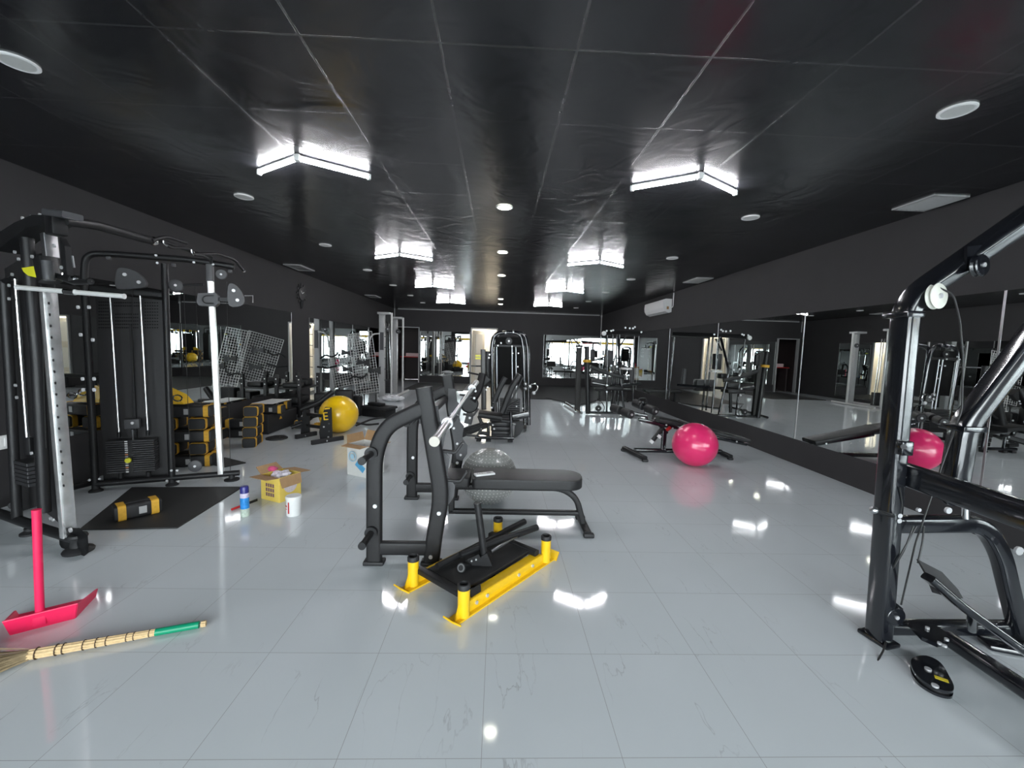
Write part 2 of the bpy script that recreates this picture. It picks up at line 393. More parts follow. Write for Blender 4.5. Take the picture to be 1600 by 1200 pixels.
# ------------------------------------------------------------------ lamps on the ceiling
TUBEM = mat('lit_led_tube', (1, 1, 1), .4, emit=(.97, .96, 1), estr=TUBE)
where = ['nearest', 'second', 'third', 'farthest']
for k, ye in enumerate((3.74, 7.1, 10.4, 13.9)):
    for sx in (-1, 1):
        cx = 1.6*sx - (.02 if sx < 0 else 0)
        t = thing('chevron_lamp', '%s lit chevron tube lamp on the %s side of the ceiling' % (where[k], 'left' if sx < 0 else 'right'), 'ceiling lamp', (cx, ye-.15, 2.87), 'lit chevron lamps')
        ap = V((cx, ye-.3, 2.935)); hs = MB()
        for s2 in (-1, 1):
            e = V((cx+s2*.46, ye, 2.935)); d = (e-ap).normalized()
            sd = d.cross(V((0, 0, 1)))
            MB().tube([ap+d*.04, e], .0145, 12).build('lamp_tube', TUBEM, t)
            hs.beam([ap+V((0, 0, .022)), e+V((0, 0, .022))], .02, .014, sd, r=.003)
            hs.box(e+d*.006, (.02, .035, .04), rot=math.atan2(d.y, d.x))
        hs.box(ap+V((0, 0, .005)), (.045, .045, .05), bevel=.006); hs.cyl(ap+V((0, 0, .02)), (ap.x, ap.y, ZC), .008)
        hs.build('housing', WHITE, t)
OFFM = mat('unlit_frosted_diffuser', (.62, .62, .6), .5, noise=.03)
ONM = mat('lit_downlight_diffuser', (1, 1, .9), .4, emit=(1, .97, .8), estr=DOWN)
nth = ['nearest', 'second', 'third', 'fourth', 'fifth', 'sixth', 'seventh']
def downlight(x, y, lit, label):
    t = thing('downlight', label, 'ceiling light', (x, y, ZC-.012), 'lit downlights' if lit else 'unlit downlights')
    MB().lathe((x, y, ZC), [(.088, -.001), (.088, -.008), (.078, -.012), (.07, -.009), (.07, -.002)]).build('trim_ring', WHITE, t)
    MB().lathe((x, y, ZC), [(0, -.009), (.07, -.009), (.07, -.003), (0, -.003)]).build('diffuser', ONM if lit else OFFM, t)
for k, y in enumerate((4.46, 6.5, 8.53, 12.57, 14.03)): downlight(.02, y, True, '%s lit round downlight in the middle row of the ceiling' % nth[k])
for k in range(7):
    for sx in (-1, 1): downlight(2.65*sx, 2.47+2.0*k, False, '%s unlit round downlight in the %s row of the ceiling' % (nth[k], 'left' if sx < 0 else 'right'))
def grille(cx, cy, label, hl=.31):
    t = thing('air_grille', label, 'air vent', (cx, cy, ZC-.012), 'ceiling air grilles')
    f = MB()
    for c, s in (((cx-.15, cy, 0), (.03, .62/.31*hl, .012)), ((cx+.15, cy, 0), (.03, .62/.31*hl, .012)), ((cx, cy-hl+.015, 0), (.3, .03, .012)), ((cx, cy+hl-.015, 0), (.3, .03, .012))): f.box((c[0], c[1], ZC-.006), s)
    f.build('frame', LGREY, t); s_ = MB(); M = Matrix.Rotation(R(30), 3, 'Y')
    for i in range(9): s_.box((cx-.12+i*.03, cy, ZC-.008), (.022, hl*2-.04, .003), M=M)
    s_.build('slats', LGREY, t)
g1 = fl(1463, 316, ZC)
grille(g1.x-.05, g1.y+.02, 'nearest grey air grille in the ceiling above the right wall mirrors', .2)
for px, py, lb in ((1090, 438, 'farther grey air grille in the ceiling on the right, near the air conditioner'), (468, 418, 'nearer grey air grille in the ceiling along the left wall'), (583, 463, 'farther grey air grille in the ceiling along the left wall')):
    g = fl(px, py, ZC); grille(max(-4.0, min(4.0, g.x)), g.y, lb)
# air conditioner
t = thing('air_conditioner', 'white split air conditioner high on the right wall', 'air conditioner', (XR-.1, 10.75, 2.48))
prof = [(0, 2.5), (-.06, 2.48), (-.16, 2.52), (-.21, 2.6), (-.22, 2.7), (-.21, 2.8), (-.16, 2.82), (0, 2.82)]
MB().prism([V((XR+p[0], 10.75, p[1])) for p in prof], 1.3, (0, 1, 0)).build('body', WHITE, t, angle=25)
MB().box((XR-.13, 10.75, 2.512), (.07, 1.1, .008), bevel=.002).build('louvre', LGREY, t)
MB().tube([(XR-.02, 10.1, 2.6), (XR-.02, 9.98, 2.62), (XR-.02, 9.98, 2.95)], .012, rad=.04).build('pipe', WHITE, t)
MB().box((XR-.1, 10.09, 2.6), (.05, .008, .07)).build('badge', CARD, t)
# clock
c = atx(470, 459, XL); t = thing('wall_clock', 'black ornate wall clock high on the left wall', 'clock', (XL+.02, c.y, c.z-.2))
MB().lathe((XL, c.y, c.z), [(0, .0), (.15, .0), (.16, .02), (.14, .035), (.13, .03), (0, .03)], axis=(1, 0, 0)).build('clock_body', BLK2, t)
sp = MB()
for k in range(12):
    a = R(30*k); p = V((XL+.015, c.y+math.cos(a)*.19, c.z+math.sin(a)*.19)); sp.box(p, (.015, .06, .035), M=Matrix.Rotation(a, 3, 'X'), bevel=.004)
sp.cyl((XL+.015, c.y, c.z-.16), (XL+.015, c.y, c.z-.32), .05, r2=.02); sp.build('ornament', BLK2, t)
MB().box((XL+.036, c.y+.03, c.z+.02), (.004, .09, .012), M=Matrix.Rotation(R(25), 3, 'X')).box((XL+.036, c.y-.03, c.z+.03), (.004, .07, .01), M=Matrix.Rotation(R(130), 3, 'X')).build('hand', WHITE, t)
# switch plate, socket
c = atx(11, 690, XL+.01); solo('switch_plate', MB().box((XL+.008, c.y, c.z), (.016, .12, .12), bevel=.004).box((XL+.018, c.y, c.z), (.008, .05, .07), bevel=.002), WHITE, 'white switch plate low on the left wall behind the cable machine', 'switch')
c = atx(474, 600, XL+.01); solo('wall_socket', MB().box((XL+.008, c.y, c.z), (.016, .1, .07), bevel=.004).box((XL+.018, c.y, c.z), (.008, .03, .03), bevel=.002), WHITE, 'white wall socket between the two left wall mirrors', 'socket')
# ================================================================== bench press station (centre)
def bolts(pts, n, parent, r=.014, m=BOLT, name='bolt'):
    for p in pts: MB().bolt(p, n, r).build(name, m, parent)
t = thing('bench_press_station', 'black flat bench press station in the middle of the floor', 'weight bench', (0, 3.37, 0))
BA0, BB0 = V((-.335, 2.22, .985)), V((-.235, 4.5, 1.12))
SX = lambda px, py: at(px, py, 2.75)
def shift(P, dy): return [V((p.x, p.y+dy, p.z)) for p in P]
rear = [SX(585, 881), SX(585, 712), SX(602, 666), SX(657, 640), SX(668, 636)]
rear[0].z = .012; x0 = rear[0].x; rear[1].x = x0
upr = [SX(662, 605), SX(676, 690), SX(690, 775), SX(679, 835), SX(674, 876)]; upr[-1].z = .012
for dy, nm in ((0, 'near'), (1.23, 'far')):
    f = MB()
    f.beam(shift(rear, dy), .06, .105, (0, 1, 0), rad=.13, r=.022)
    f.beam(shift(upr, dy), .062, .11, (0, 1, 0), rad=.12, r=.022)
    f.beam([(x0, 2.75+dy, .115), (-.42, 2.75+dy, .115)], .05, .095, (0, 1, 0), r=.018)
    f.build('side_frame', BLACK, t)
    for p in (rear[0], upr[-1]):
        MB().box((p.x, 2.75+dy, .014), (.14, .08, .028), bevel=.008).build('foot_cap', RUB, t)
    for px, py in ((588, 838), (677, 850)): pass
    q = SX(687, 799); q2 = SX(672, 874)
    for p in (q, V((-.425, 2.75, .07)), V((-.8, 2.75, .42))):
        bolts([V((p.x, 2.75+dy-.032, p.z))], (0, -1, 0), t)
    # storage pegs
    for px, py in ((577, 706), (577, 828)):
        p = SX(px+6, py); sg = -1
        pg = MB(); y0 = 2.75+dy+sg*.03
        pg.cyl((p.x, y0, p.z), (p.x, y0+sg*.025, p.z), .042, 22); pg.cyl((p.x, y0, p.z), (p.x, y0+sg*.2, p.z), .021, 18); pg.cyl((p.x, y0+sg*.185, p.z), (p.x, y0+sg*.205, p.z), .025, 18)
        pg.build('plate_peg', BLK2, t)
    # racking plate with three hooks, inside of each upright
    yp = 2.75+dy+(.04 if dy == 0 else -.04)
    poly = [(-.49, 1.1), (-.42, 1.1), (-.405, .98), (-.36, .93), (-.385, .8), (-.335, .74), (-.35, .62), (-.295, .55), (-.3, .47), (-.345, .4), (-.4, .42), (-.43, .6), (-.49, .9)]
    MB().prism([V((x+.02, yp, z)) for x, z in poly], .014, (0, 1, 0)).build('hook_plate', GREY, t)
    bt = BA0+(BB0-BA0)*((yp-BA0.y)/(BB0.y-BA0.y))
    for x, z in ((bt.x, bt.z-.052), (bt.x+.035, bt.z-.24), (bt.x+.07, bt.z-.44)):
        MB().beam([(x-.1, yp, z+.01), (x, yp, z), (x+.045, yp, z+.07)], .04, .018, (0, 1, 0), rad=.02).build('bar_hook', BLACK, t)
    bolts([V((x, yp-.008, z)) for x, z in ((-.43, .86), (-.41, .72), (-.375, .57), (-.34, .46))], (0, -1, 0), t, r=.011)
cb = MB()
cb.beam([(-.41, 2.77, .35), (-.41, 3.96, .35)], .05, .05, (1, 0, 0)).build('crossbeam', BLACK, t)
MB().beam([(-.5, 2.77, 1.0), (-.5, 3.96, 1.0)], .05, .05, (1, 0, 0)).build('crossbeam', BLACK, t)
fr = MB(); fr.beam([(-.42, 3.37, .345), (.56, 3.37, .345), (.69, 3.37, .26), (.755, 3.37, .03)], .055, .05, (0, 1, 0), rad=.14, r=.014)
fr.beam([(-.38, 3.37, .13), (.725, 3.37, .13)], .05, .04, (0, 1, 0), r=.012)
fr.beam([(-.36, 3.37, .13), (-.36, 3.37, .36)], .05, .05, (0, 1, 0), r=.012); fr.build('seat_frame', BLACK, t)
ft = MB(); ft.beam([(.76, 3.2, .03), (.76, 3.54, .03)], .06, .03, (1, 0, 0), r=.01)
ft.build('foot_bar', BLACK, t)
for y in (3.19, 3.55): MB().box((.765, y, .018), (.085, .05, .036), bevel=.01).build('foot_cap', RUB, t)
def cushion(pts, z0, z1, name, parent, m=PAD, bev=.014):
    b = MB(); b.prism([V((x, y, (z0+z1)/2)) for x, y in pts], z1-z0, (0, 0, 1))
    es = [e for e in b.bm.edges if abs(e.verts[0].co.z-e.verts[1].co.z) < 1e-5]
    bmesh.ops.bevel(b.bm, geom=es, offset=bev, segments=3, affect='EDGES', profile=.6)
    return b.build(name, m, parent, angle=50)
def rounded_pad(x0, x1, y0, y1, r0_, r1_, n=6):
    o = []
    for cx, cy, a0, r in ((x1-r1_, y1-r1_, 0, r1_), (x0+r0_, y1-r0_, 90, r0_), (x0+r0_, y0+r0_, 180, r0_), (x1-r1_, y0+r1_, 270, r1_)):
        for k in range(n+1):
            a = R(a0+90*k/n); o.append((cx+r*math.cos(a), cy+r*math.sin(a)))
    return o
cushion(rounded_pad(-.185, .72, 3.21, 3.53, .03, .12), .372, .455, 'bench_pad', t)
cushion(rounded_pad(-.5, -.205, 3.23, 3.51, .12, .03), .372, .455, 'head_pad', t)
# barbell resting on the hooks
t = thing('barbell', 'chrome barbell lying across the hooks of the bench press station', 'barbell', (-.32, 3.36, 1.0))
BA, BB = V((-.335, 2.22, .985)), V((-.235, 4.5, 1.12)); BD = (BB-BA).normalized()
MB().cyl(BA+BD*.42, BB-BD*.42, .0145, 20).build('bar_shaft', STEEL, t)
for s, e in ((1, BA), (-1, BB)):
    MB().cyl(e, e+BD*s*.42, .026, 24).build('bar_sleeve', STEEL, t)
    MB().cyl(e+BD*s*.405, e+BD*s*.44, .037, 24).build('collar', STEEL, t)
    MB().cyl(e-BD*s*.006, e+BD*s*.004, .029, 24).build('end_cap', BEIGE, t)
# white remote on the bench
o = thing('remote_control', 'small white remote control lying on the bench pad of the press station', 'remote control', (-.09, 3.33, .456))
c = V((-.09, 3.33, .464)); MB().box(c, (.17, .062, .016), rot=R(24), bevel=.005).build('case', WHITE, o)
MB().box(c+V((.035, .013, .0075)), (.035, .03, .002), rot=R(24)).build('display', LGREY, o)
for i in range(3): MB().box(c+V((-.02-.018*i, -.007-.0065*i, .0075)), (.008, .02, .003), rot=R(24)).build('button', LGREY, o)

# ================================================================== gym balls
def gym_ball(c, r, m, label, ribs=True, studs=False):
    t = thing('gym_ball', label, 'exercise ball', (c[0], c[1], 0))
    b = MB(); prof = []; n = 64
    for k in range(n+1):
        a = -math.pi/2+math.pi*k/n; rr = r+(.0005*math.cos(a*34) if ribs and abs(a) < 1.3 else 0)
        prof.append((max(0, rr*math.cos(a)), rr*math.sin(a)))
    prof[0] = (0, prof[0][1]); prof[-1] = (0, prof[-1][1])
    ax = V((.25, -.1, 1)).normalized(); b.lathe((c[0], c[1], r), prof, axis=ax, n=56); o = b.build('ball_skin', m, t, angle=80)
    q = V((0, 0, 1)).rotation_difference(ax)
    MB().lathe(V((c[0], c[1], r))+q @ V((0, 0, r-.002)), [(0, .004), (.012, .004), (.016, 0)], axis=ax).build('valve_plug', WHITE, t)
    if studs:
        s_ = MB(); s2 = MB()
        for j in range(2, 22):
            th = math.pi*j/23; cnt = max(3, int(2*math.pi*math.sin(th)*r/.034))
            for k in range(cnt):
                ph = 2*math.pi*(k+.5*(j % 2))/cnt; d = V((math.sin(th)*math.cos(ph), math.sin(th)*math.sin(ph), math.cos(th)))
                s_.lathe(V((c[0], c[1], r))+d*(r-.001), [(.0062, 0), (.0045, .0035), (0, .0045)], axis=d, n=7)
        o = s_.build('massage_studs', mat('pale_grey_stud', (.5, .5, .48), .35, noise=.05), t, angle=60); o['kind'] = 'stuff'
    return t
GB = mat('silver_grey_vinyl', (.24, .245, .235), .28, noise=.15, nscale=8, coat=.4)
gym_ball((-.062, 3.9), .268, GB, 'silver grey studded gym ball behind the bench press station', ribs=False, studs=True)
gym_ball((2.66, 5.37), .289, mat('pink_vinyl', (.82, .03, .16), .3, noise=.06, nscale=6, coat=.5), 'bright pink gym ball beside the adjustable bench')
gym_ball((-2.66, 6.98), .312, mat('yellow_vinyl', (.9, .55, .006), .3, noise=.1, nscale=6, coat=.5), 'yellow gym ball resting behind the black lettered rack upright')

# ================================================================== yellow push sled
t = thing('push_sled', 'yellow and black push sled in front of the bench press station', 'push sled', (.0, 2.65, 0))
A0 = V((-.2, 2.14, 0)); U = V((.66, .755, 0)).normalized(); W = V((-.755, .66, 0)).normalized(); SL, SW = .93, .45
def S(u, v, z): return A0+U*u+W*v+V((0, 0, z))
for v in (0, SW):
    s = -1 if v == 0 else 1
    r_ = MB()
    # channel runner: outer web, inner flange and upturned toes
    r_.beam([S(.04, v, .042), S(SL-.04, v, .042)], .012, .07, W, r=.003)
    r_.prism([S(.12, v-.0, .076), S(SL-.12, v-.0, .076), S(SL-.12, v-s*.06, .076), S(.12, v-s*.06, .076)], .006, (0, 0, 1))
    r_.prism([S(.0, v-s*.045, .006), S(SL, v-s*.045, .006), S(SL, v+s*.03, .006), S(.0, v+s*.03, .006)], .01, (0, 0, 1))
    for uu, dd in ((0, -1), (SL, 1)):
        r_.prism([S(uu, v-.05, .004), S(uu, v+.05, .004), S(uu+dd*.05, v+.04, .045), S(uu+dd*.05, v-.04, .045)], .008, (U*dd*-.6+V((0, 0, 1))))
        r_.prism([S(uu-dd*.0, v, .01), S(uu-dd*.12, v, .01), S(uu-dd*.10, v, .1), S(uu-dd*.035, v, .1)], .01, W)
    r_.build('runner', YEL, t)
    for uu in (.065, SL-.065):
        MB().cyl(S(uu, v, .012), S(uu, v, .175), .034, 26).build('corner_post', YEL, t)
        MB().lathe(S(uu, v, .17), [(.0365, 0), (.0365, .022), (.033, .028), (.024, .028), (.022, .01), (0, .01)]).build('post_cap', RUB, t)
    for uu in (.16, .25, .55, .7): MB().bolt(S(uu, v+s*.006, .045), W*s, .011).build('bolt', BOLT, t)
fm = MB()
for uu in (.1, .77): fm.beam([S(uu, .01, .1), S(uu, SW-.01, .1)], .035, .05, (0, 0, 1), r=.008)
fm.beam([S(.1, .09, .085), S(.77, .09, .085)], .03, .03, (0, 0, 1), r=.006); fm.beam([S(.1, .36, .085), S(.77, .36, .085)], .03, .03, (0, 0, 1), r=.006)
fm.build('crossbars', BLK2, t)
MB().prism([S(.13, .06, .108), S(.74, .06, .108), S(.74, SW-.06, .108), S(.13, SW-.06, .108)], .006, (0, 0, 1)).build('load_plate', RUB, t)
for uu in (.12,):
    MB().prism([S(uu+.03, .012, .02), S(uu+.1, .012, .02), S(uu+.09, .012, .12), S(uu+.0, .012, .13)], .008, W).build('corner_gusset', BLK2, t)
# upright post with its bracket and sleeve
YP = 2.56
def PP(px, py, y=YP): return at(px, py, y)
pb, ptp = PP(757, 870), PP(746, 787)
MB().tube([pb, ptp], .0225, 18).cyl(ptp, ptp+V((-.001, 0, .006)), .0245, 18).build('post', BLK2, t)
MB().prism([PP(727, 873), PP(748, 863), PP(757, 878), PP(756, 890), PP(734, 893), PP(727, 886)], .05, (0, 1, 0)).build('post_bracket', BLK2, t)
MB().prism([PP(752, 866), PP(761, 861), PP(768, 878), PP(775, 897), PP(762, 901), PP(752, 885)], .06, (0, 1, 0)).build('base_bracket', BLK2, t)
for px, py in ((737, 876), (744, 874), (741, 888), (748, 887)): MB().bolt(PP(px, py, YP-.026), (0, -1, 0), .0055).build('bolt', BOLT, t)
q0_, q1_ = PP(735, 884), PP(722, 887, 2.47); dq = (q1_-q0_).normalized()
MB().cyl(q0_, q1_, .024, 22).cyl(q1_, q1_+dq*.012, .031, 22).build('sleeve', BLK2, t)
MB().cyl(q1_+dq*.012, q1_+dq*.015, .025, 22).build('sleeve_ring', STEEL, t); MB().cyl(q1_+dq*.015, q1_+dq*.0165, .016, 18).build('sleeve_bore', RUB, t)
# two push handles and a chrome tube lying on the sled
a, b_ = fl(683, 885, .14), fl(819, 815, .18); d1 = b_-a
solo('loose_tube', MB().tube([a, a+d1*.55, b_], .02, 18).cyl(a+d1*.75, b_+d1.normalized()*.004, .0225, 18), BLK2, 'black tube handle lying across the sled, the longer one nearer the bench', 'tube', 'loose sled tubes')
a, b_ = fl(719, 867, .19), fl(839, 824, .205); d1 = b_-a
solo('loose_tube', MB().tube([a, a+d1*.5+V((0, 0, .01)), b_], .02, 18).cyl(a+d1*.72, b_, .0225, 18), BLK2, 'black tube handle lying across the sled, right of the longer one', 'tube', 'loose sled tubes')
a, b_ = fl(767, 862, .16), fl(811, 835, .19)
solo('steel_tube', MB().tube([a, b_], .011, 14), STEEL, 'short bare steel tube leaning on the sled beside the post', 'tube')

# ================================================================== dustpan and broom
t = thing('dustpan', 'hot pink long handled dustpan standing on the floor at left', 'dustpan', (-2.35, 2.1, 0))
a, b_ = fl(17, 992), fl(117, 966); d = (b_-a).normalized(); n = V((-d.y, d.x, 0)); L0 = (b_-a).length
wl = .008
MB().prism([a, b_, b_+n*.2+d*.05, a+n*.2-d*.02], wl, (0, 0, 1)).build('pan_floor', PINK, t)
pw = MB(); pw.prism([a+V((0, 0, 0)), b_, b_+d*.015-n*.02+V((0, 0, .085)), a-d*.015-n*.02+V((0, 0, .085))], wl, n)
pw.tube([a-d*.018-n*.022+V((0, 0, .087)), b_+d*.018-n*.022+V((0, 0, .087))], .005, 8)
for s, p in ((-1, a), (1, b_)):
    e = p+n*.2+d*(s*.035+.015); h2 = .03 if s < 0 else .045
    pw.prism([p, e, e+V((0, 0, h2))+d*s*.01, p+d*s*.015-n*.02+V((0, 0, .085))], wl, d)
pw.build('pan_walls', PINK, t)
hb = fl(66, 975); hb = a+d*(hb-a).dot(d); ht = at(57, 798, hb.y)
MB().tube([hb+V((0, 0, .02)), ht], .0175, 18).build('handle', PINK, t)
MB().cyl(ht, ht+(ht-hb).normalized()*.006, .0185, 18).build('handle_cap', PINK, t)
MB().box(hb+V((0, 0, .05))-n*.004, (.05, .03, .07), rot=math.atan2(d.y, d.x), bevel=.006).build('handle_socket', PINK, t)
t = thing('straw_broom', 'straw broom with green taped handle end lying on the floor at lower left', 'broom', (-2.0, 1.95, 0))
e0, e1, e2, e3 = fl(322, 974, .02), fl(243, 988, .022), fl(45, 1023, .028), fl(-60, 1052, .035)
def bundle(a, b_, r1, r2, m, name, cnt=9):
    s_ = MB(); d = (b_-a).normalized(); sd = d.cross(V((0, 0, 1))).normalized(); u_ = sd.cross(d)
    s_.tube([a, b_], r1*.8, 10, scale=lambda k: 1+(r2/r1-1)*k)
    for k in range(cnt):
        an = 2*math.pi*k/cnt; o1 = (sd*math.cos(an)+u_*math.sin(an))
        s_.tube([a+o1*r1*.72, (a+b_)/2+o1*(r1+r2)*.38, b_+o1*r2*.72], r1*.3, 7)
    return s_.build(name, m, t)
mid = e1+(e0-e1)*.9
bundle(e0, mid, .0155, .0155, STRAW, 'handle_tip', 7)
MB().tube([e0+(e1-e0)*.14, e1], .0175, 20).build('tape_grip', GREEN, t)
bundle(e1, e2, .0165, .025, STRAW, 'handle')
for k in range(9):
    u_ = .05+.11*k+.03*math.sin(k*2.4); p = e1+(e2-e1)*u_; r_ = .0165+.0085*u_
    MB().cyl(p-(e2-e1).normalized()*.0015, p+(e2-e1).normalized()*.0015, r_*1.1, 16).build('binding', TWINE, t)
br = MB(); random.seed(3); d = (e3-e2).normalized(); sd = V((-d.y, d.x, 0))
for k in range(220):
    a_ = random.uniform(-1, 1); z_ = random.uniform(-1, 1); q = e2+sd*a_*.02+V((0, 0, z_*.018))
    L_ = random.uniform(.22, .42); e = q+d*L_+sd*a_*(.1+.1*random.random())*L_/.35+V((0, 0, z_*.03))
    e.z = max(.004, e.z); br.tube([q, (q+e)/2+V((0, 0, .006)), e], .0013, 4)
o = br.build('bristles', mat('dry_grass', (.34, .26, .15), .8, noise=.4, nscale=40), t); o['kind'] = 'stuff'

# ================================================================== small things near the mat
c = fl(383, 806); t = thing('spray_can', 'blue and white spray can standing on the floor', 'spray can', c)
MB().lathe(c, [(0, 0), (.032, 0), (.034, .006), (.034, .07), (0, .07)]).build('can_bottom', mat('pale_can_print', (.5, .58, .5), .3, noise=.5, nscale=60), t)
MB().lathe(c, [(0, .07), (.034, .07), (.034, .2), (0, .2)]).build('can_body', mat('blue_can_print', (.03, .25, .68), .25, noise=.55, nscale=35), t)
MB().lathe(c, [(0, .195), (.033, .195), (.033, .25), (.028, .262), (0, .264)]).build('cap', NAVY, t)
MB().lathe(c, [(.0345, .165), (.0345, .205)]).build('label_band', mat('white_purple_print', (.6, .55, .8), .3, noise=.5, nscale=50), t)
c = fl(459, 804); t = thing('plastic_tub', 'white plastic tub with lid standing before the yellow box', 'tub', c)
MB().lathe(c, [(0, 0), (.055, 0), (.058, .006), (.06, .15), (0, .15)]).build('tub_body', WHITE, t)
MB().lathe(c, [(.064, .146), (.064, .165), (.06, .172), (0, .17)]).build('lid', WHITE, t)
lb = MB()
for a0, a1, z0, z1 in ((250, 262, .03, .13), (215, 240, .085, .1), (214, 236, .06, .07)):
    P = [V((c.x+.0612*math.cos(R(a0+(a1-a0)*k/4)), c.y+.0612*math.sin(R(a0+(a1-a0)*k/4)), 0)) for k in range(5)]
    for p, q in zip(P, P[1:]): lb.quad([p+V((0, 0, z0)), q+V((0, 0, z0)), q+V((0, 0, z1)), p+V((0, 0, z1))])
lb.build('print', RED, t)
def open_box(name, c, ang, sx, sy, h, m, inner, label, flaps, cat='cardboard box'):
    t = thing(name, label, cat, c); M = Matrix.Rotation(ang, 3, 'Z'); X_, Y_ = M @ V((1, 0, 0)), M @ V((0, 1, 0)); c = V(c); th = .006
    for nm, p, s in (('side_panel', X_*sx/2, (th, sy, h)), ('side_panel', -X_*sx/2, (th, sy, h)), ('side_panel', Y_*sy/2, (sx, th, h)), ('side_panel', -Y_*sy/2, (sx, th, h))):
        MB().box(c+p+V((0, 0, h/2+.001)), s, rot=ang).build(nm, m, t)
    MB().box(c+V((0, 0, .004)), (sx-.01, sy-.01, .006), rot=ang).build('box_floor', inner, t)
    for ax, s, L_, tilt in flaps:
        A, B_, la, lb_ = (X_, Y_, sx, sy) if ax == 'x' else (Y_, X_, sy, sx)
        e = c+A*s*la/2+V((0, 0, h)); o = A*s*math.cos(R(tilt))*L_+V((0, 0, math.sin(R(tilt))*L_))
        MB().prism([e-B_*lb_/2, e+B_*lb_/2, e+B_*lb_*.46+o, e-B_*lb_*.46+o], .005, o.cross(B_)).build('flap', inner, t)
    return t, X_, Y_
c0, c1, c2 = fl(437, 786), fl(412, 780), fl(470, 774)
BOXY = mat('yellow_carton', (.78, .58, .12), .55, noise=.06)
ang = math.atan2(c2.y-c0.y, c2.x-c0.x)
wa, wb = (c2-c0).length, (c1-c0).length*1.15
X_ = V((math.cos(ang), math.sin(ang), 0)); Y_ = V((-X_.y, X_.x, 0)); cc = c0+X_*wa/2+Y_*wb/2
t, X_, Y_ = open_box('carton', cc, ang, wa, wb, .235, BOXY, CARD, 'open yellow cardboard carton stuffed with plastic wrap', [('x', 1, .13, -8), ('x', -1, .12, 5), ('y', 1, .1, 35), ('y', -1, .1, -75)])
# printed panels on the carton
fc = c0+V((0, 0, 0))
M_ = frame_m(cc-Y_*(wb/2+.004)+V((0, 0, .13)), X_, (0, 0, 1))
pr = MB(); pr.lathe(cc-Y_*(wb/2+.0045)+V((0, 0, .14)), [(0, .001), (.07, .001), (.07, 0)], axis=-Y_, n=24); pr.build('round_print', mat('white_lilac_print', (.68, .6, .62), .5, noise=.25, nscale=60), t)
pr = MB()
for i in range(4):
    for j in range(3): pr.box(cc-X_*(wa/2+.004)+Y_*(-.045+.03*i)+V((0, 0, .06+.045*j)), (.002, .02, .033), rot=ang)
pr.build('figure_print', mat('purple_brown_print', (.2, .1, .13), .5, noise=.5, nscale=90), t)
# crumpled plastic in the carton
def crumple(c, r, m, name, label, cat, sc=(1, 1, .6), seed=1):
    b = MB(); b.sphere(c, r, 20, 14, sc); rnd = random.Random(seed)
    for v in b.bm.verts:
        d = (v.co-V(c)); k = 1+.28*math.sin(d.x*60+seed)*math.cos(d.y*47)+rnd.uniform(-.12, .12); v.co = V(c)+d*k
    lo = min(v.co.z for v in b.bm.verts); return solo(name, b, m, label, cat, angle=25)
crumple(cc+V((0, 0, .21)), .085, mat('translucent_plastic_wrap', (.62, .58, .64), .25, noise=.1), 'plastic_wrap', 'crumpled pale plastic wrap bulging out of the yellow carton', 'plastic wrap', sc=(1.1, 1, .55), seed=4)
crumple(cc+V((-.06, -.02, .285)), .04, mat('pink_plastic_bag', (.6, .08, .2), .3, noise=.3), 'plastic_bag', 'small pink plastic bag on top of the wrap in the yellow carton', 'plastic bag', sc=(1.2, .9, .5), seed=9)
c = (fl(545, 742)+fl(573, 744))/2; WC = mat('white_carton', (.66, .66, .64), .55, noise=.05)
q0, q1 = fl(543, 741), fl(576, 748); ang = math.atan2(q1.y-q0.y, q1.x-q0.x)
X_ = V((math.cos(ang), math.sin(ang), 0)); Y_ = V((-X_.y, X_.x, 0)); cc = q0+X_*.15+Y_*.13
t, X_, Y_ = open_box('carton', cc, ang, .3, .26, .36, WC, CARD, 'open white carton with blue print behind the bench press station', [('y', 1, .12, 70), ('x', -1, .1, 80), ('x', 1, .12, 10), ('y', -1, .1, -5)])
pr = MB(); q = cc-Y_*.136+V((-.05, 0, .23)); pr.lathe(q, [(.05, .0), (.05, .002), (.06, .002), (.06, 0)], axis=-Y_, n=24); pr.lathe(q+V((0, 0, 0)), [(0, .001), (.03, .001), (.03, 0)], axis=-Y_, n=18); pr.build('ring_print', mat('pale_blue_print', (.35, .55, .68), .5), t)
pr = MB(); pr.box(cc-Y_*.135+X_*.05+V((0, 0, .12)), (.14, .003, .07), M=Matrix.Rotation(ang, 3, 'Z') @ Matrix.Rotation(R(35), 3, 'Y')); pr.build('blue_print', mat('sky_blue_print', (.1, .38, .65), .5, noise=.3, nscale=50), t)
a, b_ = fl(362, 796, .012), fl(402, 781, .012)
t = thing('utility_knife', 'red handled knife lying on the floor behind the spray can', 'knife', ((a.x+b_.x)/2, (a.y+b_.y)/2, 0))
MB().tube([a, a+(b_-a)*.62], .01, 10).build('handle', RED, t); MB().beam([a+(b_-a)*.6, b_], .024, .006, (0, 0, 1), r=.002).build('blade', BLK2, t)
